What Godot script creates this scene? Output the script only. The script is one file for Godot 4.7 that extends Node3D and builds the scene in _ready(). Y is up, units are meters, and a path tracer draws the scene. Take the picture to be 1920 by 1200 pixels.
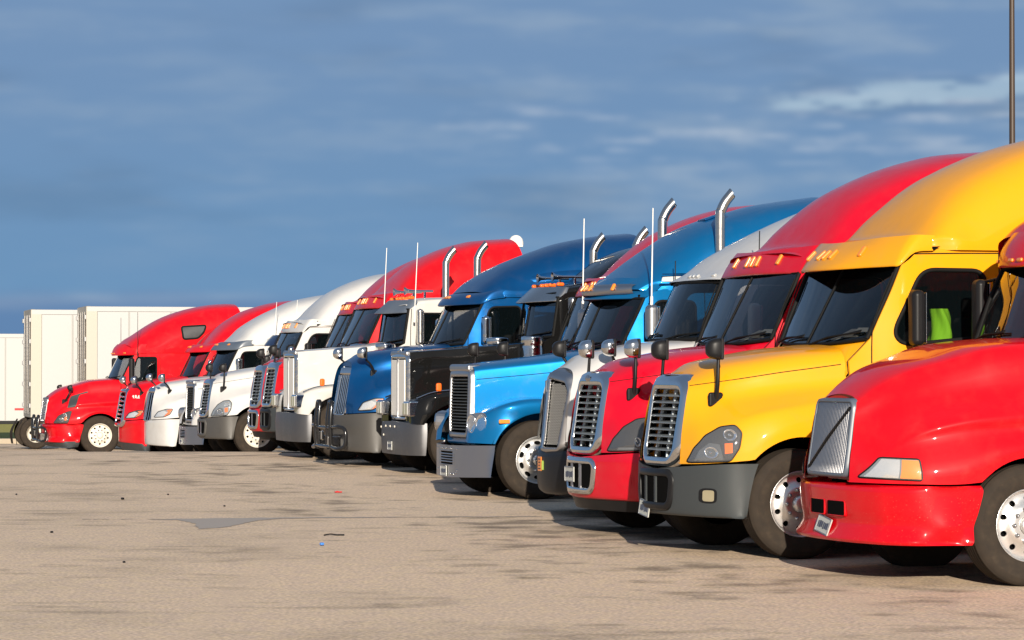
extends Node3D
# A row of parked semi trucks at the edge of a pale asphalt lot under a stormy evening sky.
# Metres, y up. The camera stands at x = 0, z = 0 and looks along -z.

const TURN := 17.0            # heading of the parked row, degrees
var mats := {}
var meshes := {}
var names := {}
var ground_noise := FastNoiseLite.new()

# ---------------------------------------------------------------- geometry collector
class G:
	var v := PackedVector3Array()
	var n := PackedVector3Array()
	var t := PackedVector2Array()
	var ix := PackedInt32Array()

	# rows of points -> smooth surface. ref: a point inside, for open surfaces
	func grid(rows: Array, cu := false, cv := false, ref = null) -> G:
		var rn := rows.size()
		var cn: int = rows[0].size()
		var base := v.size()
		var p := PackedVector3Array()
		for r in rows:
			p.append_array(r)
		var c := Vector3.ZERO
		if ref == null:
			for q in p:
				c += q
			c /= p.size()
		else:
			c = ref
		var nn := PackedVector3Array()
		nn.resize(p.size())
		var tri := PackedInt32Array()
		var vol := 0.0
		for i in (rn if cv else rn - 1):
			var i2 := (i + 1) % rn
			for j in (cn if cu else cn - 1):
				var j2 := (j + 1) % cn
				var a := i * cn + j
				var b := i * cn + j2
				var d := i2 * cn + j2
				var e := i2 * cn + j
				var n1 := (p[b] - p[a]).cross(p[d] - p[a])
				var n2 := (p[d] - p[a]).cross(p[e] - p[a])
				vol += (p[a] - c).dot(n1 + n2)
				nn[a] += n1 + n2
				nn[b] += n1
				nn[d] += n1 + n2
				nn[e] += n2
				if n1.length_squared() > 1e-16:
					tri.append(a); tri.append(b); tri.append(d)
				if n2.length_squared() > 1e-16:
					tri.append(a); tri.append(d); tri.append(e)
		_put(p, nn, tri, vol, base)
		for i in rn:
			for j in cn:
				t.append(Vector2(float(j) / maxf(1, cn - 1), float(i) / maxf(1, rn - 1)))
		return self

	func _put(p: PackedVector3Array, nn: PackedVector3Array, tri: PackedInt32Array, vol: float, base: int) -> void:
		var s := 1.0 if vol >= 0.0 else -1.0
		for k in p.size():
			v.append(p[k])
			var m := nn[k] * s
			n.append(m.normalized() if m.length_squared() > 1e-20 else Vector3.UP)
		for k in range(0, tri.size(), 3):
			ix.append(base + tri[k])
			if s > 0.0:
				ix.append(base + tri[k + 2]); ix.append(base + tri[k + 1])
			else:
				ix.append(base + tri[k + 1]); ix.append(base + tri[k + 2])

	# flat convex cap facing dir
	func fan(pts: PackedVector3Array, dir: Vector3) -> G:
		var base := v.size()
		var c := Vector3.ZERO
		for q in pts:
			c += q
		c /= pts.size()
		v.append(c); n.append(dir); t.append(Vector2.ZERO)
		for q in pts:
			v.append(q); n.append(dir); t.append(Vector2.ZERO)
		var m := pts.size()
		for k in m:
			var a := 1 + k
			var b := 1 + (k + 1) % m
			var f := (pts[a - 1] - c).cross(pts[b - 1] - c).dot(dir)
			ix.append(base)
			if f > 0.0:
				ix.append(base + b); ix.append(base + a)
			else:
				ix.append(base + a); ix.append(base + b)
		return self

	# box with rounded edges
	func rbox(c: Vector3, size: Vector3, r := 0.01, seg := 1, bs := Basis.IDENTITY) -> G:
		var h := size / 2.0
		r = minf(r, minf(h.x, minf(h.y, h.z)) * 0.999)
		var core := h - Vector3(r, r, r)
		var base := v.size()
		var lats := []
		for q in 2:
			for k in seg + 1:
				lats.append([(-PI / 2 + (k + q * seg) * PI / 2 / seg), -1.0 if q == 0 else 1.0])
		var lons := []
		for q in 4:
			for k in seg + 1:
				lons.append([(q + float(k) / seg) * PI / 2, q])
		for la in lats:
			for lo in lons:
				var d := Vector3(cos(la[0]) * cos(lo[0]), sin(la[0]), cos(la[0]) * sin(lo[0]))
				var sg := Vector3(1.0 if lo[1] in [0, 3] else -1.0, la[1], 1.0 if lo[1] in [0, 1] else -1.0)
				v.append(c + bs * (core * sg + d * r))
				n.append(bs * d)
				t.append(Vector2.ZERO)
		var m := lons.size()
		for i in lats.size() - 1:
			for j in m:
				var a := base + i * m + j
				var b := base + i * m + (j + 1) % m
				for x in [a, b, b + m, a, b + m, a + m]:
					ix.append(x)
		for e in [0, lats.size() - 1]:
			var q := PackedVector3Array()
			for j in range(0, m, seg + 1):
				q.append(v[base + e * m + j])
			fan(q, bs * (Vector3.DOWN if e == 0 else Vector3.UP))
		return self

	func tube(path: PackedVector3Array, r: float, seg := 8, r2 := -1.0, caps := true) -> G:
		var rows := []
		var m := path.size()
		var up := Vector3.UP
		var d0 := (path[1] - path[0]).normalized()
		if absf(d0.dot(up)) > 0.9:
			up = Vector3.RIGHT
		var side := d0.cross(up).normalized()
		for i in m:
			var d := (path[mini(i + 1, m - 1)] - path[maxi(i - 1, 0)]).normalized()
			side = (side - d * side.dot(d)).normalized()
			var o := d.cross(side)
			var rr := r if r2 < 0.0 else lerpf(r, r2, float(i) / (m - 1))
			var row := PackedVector3Array()
			for k in seg:
				var a := TAU * k / seg
				row.append(path[i] + (side * cos(a) + o * sin(a)) * rr)
			rows.append(row)
		grid(rows, true, false)
		if caps:
			fan(rows[0], -d0)
			fan(rows[m - 1], (path[m - 1] - path[m - 2]).normalized())
		return self

	# profile of Vector2(radius, height along axis); split into flat-shaded bands where hard
	func lathe(prof: PackedVector2Array, o: Vector3, ax: Vector3, seg := 24, hard := false) -> G:
		var up := Vector3.UP if absf(ax.y) < 0.9 else Vector3.RIGHT
		var a := ax.cross(up).normalized()
		var b := ax.cross(a).normalized()
		var rows := []
		for q in prof:
			var row := PackedVector3Array()
			for k in seg:
				var w := TAU * k / seg
				row.append(o + ax * q.y + (a * cos(w) + b * sin(w)) * q.x)
			rows.append(row)
		if hard:
			for i in rows.size() - 1:
				var mid := (prof[i] + prof[i + 1]) / 2.0
				var dr := prof[i + 1].x - prof[i].x
				var ref: Vector3
				if absf(dr) > absf(prof[i + 1].y - prof[i].y) * 2.0:
					ref = o + ax * (mid.y - (1.0 if i >= rows.size() / 2 else -1.0) * 0.5)
				else:
					ref = o + ax * mid.y
				grid([rows[i], rows[i + 1]], true, false, ref)
		else:
			grid(rows, true, false)
		return self

	# prism: outline in the (a, b) plane at o, pushed along c; sides flat, both caps
	func prism(pts: PackedVector2Array, o: Vector3, a: Vector3, b: Vector3, c: Vector3) -> G:
		var q := PackedVector3Array()
		for p in pts:
			q.append(o + a * p.x + b * p.y)
		var m := q.size()
		var mid := Vector3.ZERO
		for p in q:
			mid += p
		mid = mid / m + c / 2.0
		for k in m:
			var k2 := (k + 1) % m
			var mm := q[k].lerp(q[k2], 0.5) + c / 2.0
			var nn := (q[k2] - q[k]).cross(c).normalized()
			# outward test against the polygon, good for concave outlines too
			var tp := Vector2((pts[k] + pts[k2]) / 2.0) + Vector2(nn.dot(a.normalized()), nn.dot(b.normalized())) * 0.002
			if Geometry2D.is_point_in_polygon(tp, pts):
				nn = -nn
			grid([PackedVector3Array([q[k], q[k2]]), PackedVector3Array([q[k] + c, q[k2] + c])], false, false, mm - nn)
		var ti := Geometry2D.triangulate_polygon(pts)
		for e in 2:
			var dir := (-c if e == 0 else c).normalized()
			var base := v.size()
			for p in q:
				v.append(p + (c if e == 1 else Vector3.ZERO)); n.append(dir); t.append(Vector2.ZERO)
			for k in range(0, ti.size(), 3):
				var f := (q[ti[k + 1]] - q[ti[k]]).cross(q[ti[k + 2]] - q[ti[k]]).dot(dir)
				ix.append(base + ti[k])
				if f > 0.0:
					ix.append(base + ti[k + 2]); ix.append(base + ti[k + 1])
				else:
					ix.append(base + ti[k + 1]); ix.append(base + ti[k + 2])
		return self

	# surface over an outline with holes in the plane (x, y), lifted by zf(x, y) -> Vector3; out: outward direction
	func panel(outline: PackedVector2Array, holes: Array, step: float, zf: Callable, out: Vector3, lip := 0.0) -> G:
		var loops := [G.fine(outline, step)]
		for h in holes:
			loops.append(G.fine(h, step))
		var pts := PackedVector2Array()
		for l in loops:
			pts.append_array(l)
		var nb := pts.size()
		var lo := outline[0]
		var hi := outline[0]
		for p in outline:
			lo = lo.min(p)
			hi = hi.max(p)
		var row := 0
		var y := lo.y + step * 0.5
		while y < hi.y:
			var x := lo.x + step * (0.25 if row % 2 else 0.75)
			while x < hi.x:
				var p := Vector2(x, y)
				x += step
				if not Geometry2D.is_point_in_polygon(p, loops[0]):
					continue
				var ok := true
				for k in range(1, loops.size()):
					if Geometry2D.is_point_in_polygon(p, loops[k]):
						ok = false
						break
				if ok:
					for k in nb:
						if pts[k].distance_squared_to(p) < step * step * 0.2:
							ok = false
							break
				if ok:
					pts.append(p)
			y += step * 0.87
			row += 1
		var tr := Geometry2D.triangulate_delaunay(pts)
		var q := PackedVector3Array()
		for p in pts:
			q.append(zf.call(p.x, p.y))
		var nn := PackedVector3Array()
		nn.resize(q.size())
		var base := v.size()
		var keep := PackedInt32Array()
		for k in range(0, tr.size(), 3):
			var a := tr[k]
			var b := tr[k + 1]
			var c := tr[k + 2]
			if absf((pts[b] - pts[a]).cross(pts[c] - pts[a])) < 1e-9:
				continue
			var m := (pts[a] + pts[b] + pts[c]) / 3.0
			if not Geometry2D.is_point_in_polygon(m, loops[0]):
				continue
			var inside := false
			for l in range(1, loops.size()):
				if Geometry2D.is_point_in_polygon(m, loops[l]):
					inside = true
					break
			if inside:
				continue
			var f := (q[b] - q[a]).cross(q[c] - q[a])
			if f.dot(out) < 0.0:
				var x := b
				b = c
				c = x
				f = -f
			nn[a] += f
			nn[b] += f
			nn[c] += f
			keep.append(a); keep.append(c); keep.append(b)
		for k in q.size():
			v.append(q[k])
			n.append(nn[k].normalized() if nn[k].length_squared() > 1e-20 else out)
			t.append(pts[k])
		for k in keep:
			ix.append(base + k)
		if lip > 0.0:
			var at := 0
			for l in loops:
				var ra := PackedVector3Array()
				var rb := PackedVector3Array()
				var m: int = l.size()
				for k in m + 1:
					var w := q[at + k % m]
					ra.append(w)
					rb.append(w - out * lip)
				grid([ra, rb], false, false)
				at += m
		return self

	static func fine(poly: PackedVector2Array, step: float) -> PackedVector2Array:
		var o := PackedVector2Array()
		for k in poly.size():
			var a := poly[k]
			var b := poly[(k + 1) % poly.size()]
			var m := maxi(1, int(ceil(a.distance_to(b) / step)))
			for j in m:
				o.append(a.lerp(b, float(j) / m))
		return o

	func mirrored() -> G:   # adds the same shape reflected across z = 0
		var m := v.size()
		var k := ix.size()
		for i in m:
			v.append(v[i] * Vector3(1, 1, -1)); n.append(n[i] * Vector3(1, 1, -1)); t.append(t[i])
		for i in range(0, k, 3):
			ix.append(m + ix[i]); ix.append(m + ix[i + 2]); ix.append(m + ix[i + 1])
		return self

	func flip_z() -> G:
		for i in v.size():
			v[i].z = -v[i].z
			n[i].z = -n[i].z
		for i in range(0, ix.size(), 3):
			var x := ix[i + 1]
			ix[i + 1] = ix[i + 2]
			ix[i + 2] = x
		return self

	func mesh() -> ArrayMesh:
		var a := []
		a.resize(Mesh.ARRAY_MAX)
		a[Mesh.ARRAY_VERTEX] = v
		a[Mesh.ARRAY_NORMAL] = n
		a[Mesh.ARRAY_TEX_UV] = t
		a[Mesh.ARRAY_INDEX] = ix
		var m := ArrayMesh.new()
		m.add_surface_from_arrays(Mesh.PRIMITIVE_TRIANGLES, a)
		return m

# ---------------------------------------------------------------- curves and small helpers
static func P2(a: Array) -> PackedVector2Array:
	var o := PackedVector2Array()
	for k in range(0, a.size(), 2):
		o.append(Vector2(a[k], a[k + 1]))
	return o

static func P3(a: Array) -> PackedVector3Array:
	var o := PackedVector3Array()
	for k in range(0, a.size(), 3):
		o.append(Vector3(a[k], a[k + 1], a[k + 2]))
	return o

static func cat(p0, p1, p2, p3, t: float):
	return 0.5 * ((2.0 * p1) + (p2 - p0) * t + (2.0 * p0 - 5.0 * p1 + 4.0 * p2 - p3) * t * t + (3.0 * p1 - p0 - 3.0 * p2 + p3) * t * t * t)

static func curve3(c: PackedVector3Array, m: int) -> PackedVector3Array:
	var o := PackedVector3Array()
	var s := c.size() - 1
	for k in m + 1:
		var f := float(k) / m * s
		var i := mini(int(f), s - 1)
		var a: Vector3 = c[i - 1] if i > 0 else c[0] * 2.0 - c[1]
		var d: Vector3 = c[i + 2] if i + 2 <= s else c[s] * 2.0 - c[s - 1]
		o.append(cat(a, c[i], c[i + 1], d, f - i))
	return o

static func curve2(c: PackedVector2Array, m: int) -> PackedVector2Array:
	var q := PackedVector3Array()
	for p in c:
		q.append(Vector3(p.x, p.y, 0))
	var o := PackedVector2Array()
	for p in curve3(q, m):
		o.append(Vector2(p.x, p.y))
	return o

static func lookup(c: PackedVector2Array, x: float) -> float:   # y over x along a polyline
	if x <= c[0].x:
		return c[0].y
	for k in c.size() - 1:
		if x <= c[k + 1].x:
			return lerpf(c[k].y, c[k + 1].y, (x - c[k].x) / (c[k + 1].x - c[k].x))
	return c[c.size() - 1].y

static func lookup_s(c: PackedVector2Array, x: float) -> float:   # the same with a smooth curve
	var s := c.size() - 1
	if x <= c[0].x:
		return c[0].y
	for k in s:
		if x <= c[k + 1].x:
			var a := c[k - 1].y if k > 0 else 2.0 * c[0].y - c[1].y
			var d := c[k + 2].y if k + 2 <= s else 2.0 * c[s].y - c[s - 1].y
			return cat(a, c[k].y, c[k + 1].y, d, (x - c[k].x) / (c[k + 1].x - c[k].x))
	return c[s].y

static func soft(poly: PackedVector2Array, r: float, seg := 4) -> PackedVector2Array:   # rounded corners
	var o := PackedVector2Array()
	var m := poly.size()
	for k in m:
		var p := poly[k]
		var a := poly[(k + m - 1) % m]
		var b := poly[(k + 1) % m]
		var ra := minf(r, p.distance_to(a) * 0.45)
		var rb := minf(r, p.distance_to(b) * 0.45)
		var s := p + (a - p).normalized() * ra
		var e := p + (b - p).normalized() * rb
		for j in seg + 1:
			var t := float(j) / seg
			o.append(s.lerp(p, t).lerp(p.lerp(e, t), t))
	return o

static func ring2(c: Vector2, rx: float, ry: float, m := 16, turn := 0.0) -> PackedVector2Array:
	var o := PackedVector2Array()
	for k in m:
		var a := TAU * k / m
		o.append(c + Vector2(cos(a) * rx, sin(a) * ry).rotated(turn))
	return o

static func grown(poly: PackedVector2Array, by: float) -> PackedVector2Array:
	var r := Geometry2D.offset_polygon(poly, by, Geometry2D.JOIN_ROUND if by > 0 else Geometry2D.JOIN_MITER)
	return r[0] if r.size() else poly

# half sections (outer bottom ... centre top) at stations -> rows over the full width; fix may edit the control row
static func skin(net: Array, nu: int, nv: int, fix = null) -> Array:
	var rows := []
	var s := net.size() - 1
	for k in nu + 1:
		var f := float(k) / nu * s
		var i := mini(int(f), s - 1)
		var ctrl := PackedVector3Array()
		for j in net[0].size():
			var b: Vector3 = net[i][j]
			var c: Vector3 = net[i + 1][j]
			var a: Vector3 = net[i - 1][j] if i > 0 else b * 2.0 - c
			var d: Vector3 = net[i + 2][j] if i + 2 <= s else c * 2.0 - b
			ctrl.append(cat(a, b, c, d, f - i))
		if fix != null:
			ctrl = fix.call(ctrl)
		var full := ctrl.duplicate()
		for j in range(ctrl.size() - 2, -1, -1):
			full.append(ctrl[j] * Vector3(1, 1, -1))
		rows.append(curve3(full, nv))
	return rows

# first hit of the rows' near half seen along -z at (x, y)
class Caster:
	var a := []
	var cell := {}
	var fallback := 1.0
	func _init(rows: Array) -> void:
		for i in rows.size() - 1:
			var m: int = rows[i].size()
			for j in m - 1:
				var p: Vector3 = rows[i][j]
				var q: Vector3 = rows[i][j + 1]
				var r: Vector3 = rows[i + 1][j + 1]
				var s: Vector3 = rows[i + 1][j]
				if p.z + q.z + r.z + s.z < 0.0:
					continue
				_tri(p, q, r)
				_tri(p, r, s)
	func _tri(p: Vector3, q: Vector3, r: Vector3) -> void:
		var id := a.size()
		a.append([p, q, r])
		var lo := p.min(q).min(r)
		var hi := p.max(q).max(r)
		for x in range(floori(lo.x * 10), floori(hi.x * 10) + 1):
			for y in range(floori(lo.y * 10), floori(hi.y * 10) + 1):
				var k := Vector2i(x, y)
				if not cell.has(k):
					cell[k] = []
				cell[k].append(id)
	func z(x: float, y: float) -> float:
		var best := -1e9
		for id in cell.get(Vector2i(floori(x * 10), floori(y * 10)), []):
			var t = a[id]
			var p: Vector3 = t[0]
			var q: Vector3 = t[1]
			var r: Vector3 = t[2]
			var d := (q.x - p.x) * (r.y - p.y) - (r.x - p.x) * (q.y - p.y)
			if absf(d) < 1e-10:
				continue
			var u := ((x - p.x) * (r.y - p.y) - (r.x - p.x) * (y - p.y)) / d
			var w := ((q.x - p.x) * (y - p.y) - (x - p.x) * (q.y - p.y)) / d
			if u >= -0.001 and w >= -0.001 and u + w <= 1.001:
				best = maxf(best, p.z + (q.z - p.z) * u + (r.z - p.z) * w)
		if best > -1e8:
			fallback = best
		return fallback

# ---------------------------------------------------------------- objects
func tag(o: Node, label: String, category: String, group := "") -> Node:
	o.set_meta("label", label)
	o.set_meta("category", category)
	if group:
		o.set_meta("group", group)
	return o

func fresh(called: String) -> String:
	var k: int = names.get(called, 0)
	names[called] = k + 1
	return called if k == 0 else "%s_%03d" % [called, k]

func thing(called: String, at := Vector3.ZERO, turn := 0.0) -> Node3D:
	var o := Node3D.new()
	o.name = fresh(called)
	add_child(o)
	o.position = at
	o.rotation.y = turn
	return o

func part(parent: Node, called: String, m: Mesh, mat: Material) -> MeshInstance3D:
	var o := MeshInstance3D.new()
	var k := 0
	var nm := called
	while parent.has_node(NodePath(nm)):
		k += 1
		nm = "%s_%03d" % [called, k]
	o.name = nm
	o.mesh = m
	o.material_override = mat
	parent.add_child(o)
	return o

func struct(called: String, m: Mesh, mat: Material, parent: Node = self) -> MeshInstance3D:
	var o := part(parent, called, m, mat)
	o.set_meta("kind", "structure")
	return o

func sub(parent: Node, called: String) -> Node3D:
	var o := Node3D.new()
	var k := 0
	var nm := called
	while parent.has_node(NodePath(nm)):
		k += 1
		nm = "%s_%03d" % [called, k]
	o.name = nm
	parent.add_child(o)
	return o

func kept(key: String, make: Callable) -> Mesh:
	if not meshes.has(key):
		meshes[key] = make.call().mesh()
	return meshes[key]

# ---------------------------------------------------------------- scene
func _ready() -> void:
	var cam := Camera3D.new()
	cam.name = "camera"
	cam.position = Vector3(0, 1.73, 0)
	cam.rotation.x = 0.01607
	cam.fov = 12.233
	cam.near = 0.1
	cam.far = 4000.0
	cam.current = true
	add_child(cam)

	var env := Environment.new()
	env.background_mode = Environment.BG_SKY
	env.sky = Sky.new()
	var pan := PanoramaSkyMaterial.new()
	pan.panorama = sky_picture()
	env.sky.sky_material = pan
	env.background_energy_multiplier = 1.0
	env.ambient_light_source = Environment.AMBIENT_SOURCE_SKY
	env.tonemap_mode = Environment.TONE_MAPPER_LINEAR
	env.tonemap_exposure = 1.6
	env.sdfgi_enabled = true
	env.ssao_enabled = true
	env.ssil_enabled = true
	var we := WorldEnvironment.new()
	we.name = "world_environment"
	we.environment = env
	add_child(we)

	var sun := DirectionalLight3D.new()
	sun.name = "sun"
	var el := deg_to_rad(16.0)
	var az := deg_to_rad(2.5)
	var dir := Vector3(-sin(az) * cos(el), -sin(el), -cos(az) * cos(el))
	sun.look_at_from_position(Vector3.ZERO, dir, Vector3.UP)
	sun.light_color = Color(1.0, 0.955, 0.89)
	sun.light_energy = 1.42
	sun.light_angular_distance = 0.5
	sun.shadow_enabled = true
	sun.directional_shadow_max_distance = 200.0
	add_child(sun)

	make_materials()
	make_ground()
	make_trailers()
	make_trucks()
	make_pole()
	make_litter()

# linear colour of the sky towards azimuth a (degrees right of -z) and elevation e (degrees)
var sky_a := FastNoiseLite.new()
var sky_b := FastNoiseLite.new()

func sky_colour(a: float, e: float) -> Color:
	var top := Vector3(0.155, 0.262, 0.435)
	var low := Vector3(0.132, 0.268, 0.45)
	var g := smoothstep(0.0, 7.0, e)
	var c := low.lerp(top, g)
	if e > 8.0:
		c = c.lerp(Vector3(0.115, 0.175, 0.285), smoothstep(7.5, 35.0, e))
	# long flat cloud bands, drawn out sideways, drifting a little downwards to the left
	var ee := e + a * 0.012
	var n1 := sky_a.get_noise_2d(a * 1.1, ee * 7.5)
	var n2 := sky_b.get_noise_2d(a * 3.0 + 40.0, ee * 20.0)
	var n4 := sky_b.get_noise_2d(a * 7.0 - 11.0, ee * 34.0)
	var band := smoothstep(-0.2, 0.6, n1 * 0.6 + n2 * 0.4 + n4 * 0.2)
	var amount := smoothstep(1.6, 3.4, e) * (0.34 + 0.5 * smoothstep(-7.0, 6.0, a)) + 0.10
	c = c.lerp(Vector3(0.265, 0.36, 0.485), clampf(band * amount * 0.75, 0.0, 1.0))
	# darker undersides
	var n3 := sky_a.get_noise_2d(a * 0.8 + 300.0, ee * 4.0 + 9.0)
	c *= 1.0 - 0.12 * smoothstep(0.05, 0.6, n3) * smoothstep(0.3, 3.0, e)
	# thin sunlit fibres to the right
	var f := sky_b.get_noise_2d(a * 1.3 - 70.0, ee * 17.0 + 31.0) * 0.6 + sky_b.get_noise_2d(a * 5.0, ee * 30.0) * 0.4
	var win := exp(-pow((e - 4.55 - (a - 1.0) * 0.03) / 0.75, 2.0)) * smoothstep(-5.0, 3.0, a)
	c = c.lerp(Vector3(0.50, 0.56, 0.64), clampf(smoothstep(0.0, 0.5, f) * win * 0.6, 0.0, 1.0))
	# a clear gap with bright air far right
	var gap := exp(-pow((e - 5.22 - (a - 8.0) * 0.06) / 0.26, 2.0)) * smoothstep(3.0, 7.6, a) * smoothstep(60.0, 14.0, a)
	c = c.lerp(Vector3(0.44, 0.58, 0.68), clampf(smoothstep(0.3, 0.9, gap + 0.7 * n2 + 0.6 * n4) * gap * 1.1, 0.0, 0.52))
	# a bank of darker cloud low in the left, a lit edge on it
	var bank := smoothstep(1.55, 1.15, e + 0.15 * n2) * smoothstep(-2.0, -6.0, a)
	c = c.lerp(Vector3(0.105, 0.20, 0.375), bank * 0.8)
	var edge := exp(-pow((e - 1.3 - 0.1 * n1) / 0.12, 2.0)) * smoothstep(-3.0, -7.0, a)
	c = c.lerp(Vector3(0.27, 0.35, 0.47), edge * (0.35 + 0.5 * maxf(0.0, n2)))
	# warmer and lighter towards the sun behind the viewer
	var away := absf(wrapf(a - 176.0, -180.0, 180.0))
	var glow := exp(-pow(away / 70.0, 2.0)) * exp(-pow((e - 10.0) / 32.0, 2.0))
	c = c.lerp(Vector3(0.38, 0.37, 0.36), 0.6 * glow)
	if e < 0.0:
		c = c.lerp(Vector3(0.2, 0.19, 0.17), smoothstep(0.0, -1.5, e))
	c *= 0.70
	return Color(c.x, c.y, c.z)

func sky_picture() -> ImageTexture:
	sky_a.seed = 11
	sky_a.noise_type = FastNoiseLite.TYPE_SIMPLEX_SMOOTH
	sky_a.frequency = 0.12
	sky_a.fractal_octaves = 4
	sky_b.seed = 23
	sky_b.noise_type = FastNoiseLite.TYPE_SIMPLEX_SMOOTH
	sky_b.frequency = 0.12
	sky_b.fractal_octaves = 4
	var w := 4096
	var h := 2048
	var im := Image.create(512, 256, false, Image.FORMAT_RGBF)
	for y in 256:
		var e := 90.0 - (y + 0.5) * 180.0 / 256
		for x in 512:
			im.set_pixel(x, y, sky_colour(wrapf((x + 0.5) * 360.0 / 512, -180.0, 180.0), e))
	im.resize(w, h, Image.INTERPOLATE_CUBIC)
	var px := w / 360.0
	for y in range(int((90.0 - 12.0) * px), int((90.0 + 0.5) * px)):
		var e := 90.0 - (y + 0.5) / px
		for x in range(-w / 2, w / 2):
			im.set_pixel(posmod(x, w), y, sky_colour((x + 0.5) / px, e))
	im.convert(Image.FORMAT_RGBH)
	return ImageTexture.create_from_image(im)

# ---------------------------------------------------------------- materials
func paint(c: Color, metal := 0.0, rough := 0.42, coat := 0.75, dust := false) -> StandardMaterial3D:
	var m := StandardMaterial3D.new()
	m.albedo_color = c.linear_to_srgb()
	m.metallic = metal
	m.roughness = rough
	m.metallic_specular = 0.2
	m.clearcoat_enabled = coat > 0.0
	m.clearcoat = coat
	m.clearcoat_roughness = 0.04
	m.clearcoat_texture = mats.film
	m.uv1_triplanar = true
	m.uv1_scale = Vector3(0.55, 0.55, 0.55)
	m.detail_enabled = true
	m.detail_albedo = mats.grime if dust else mats.light_grime
	m.detail_blend_mode = BaseMaterial3D.BLEND_MODE_MIX
	return m

func plain(c: Color, rough := 0.6, metal := 0.0) -> StandardMaterial3D:
	var m := StandardMaterial3D.new()
	m.albedo_color = c.linear_to_srgb()
	m.roughness = rough
	m.metallic = metal
	return m

func noise_texture(size: int, freq: float, oct: int, seed_: int, ramp: Array, normal := 0.0) -> NoiseTexture2D:
	var f := FastNoiseLite.new()
	f.noise_type = FastNoiseLite.TYPE_SIMPLEX_SMOOTH
	f.seed = seed_
	f.frequency = freq
	f.fractal_octaves = oct
	var t := NoiseTexture2D.new()
	t.width = size
	t.height = size
	t.seamless = true
	t.noise = f
	if normal > 0.0:
		t.as_normal_map = true
		t.bump_strength = normal
	elif ramp.size():
		var g := Gradient.new()
		var off := PackedFloat32Array()
		var col := PackedColorArray()
		for k in range(0, ramp.size(), 2):
			off.append(ramp[k])
			col.append(ramp[k + 1])
		g.offsets = off
		g.colors = col
		t.color_ramp = g
	return t

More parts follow.
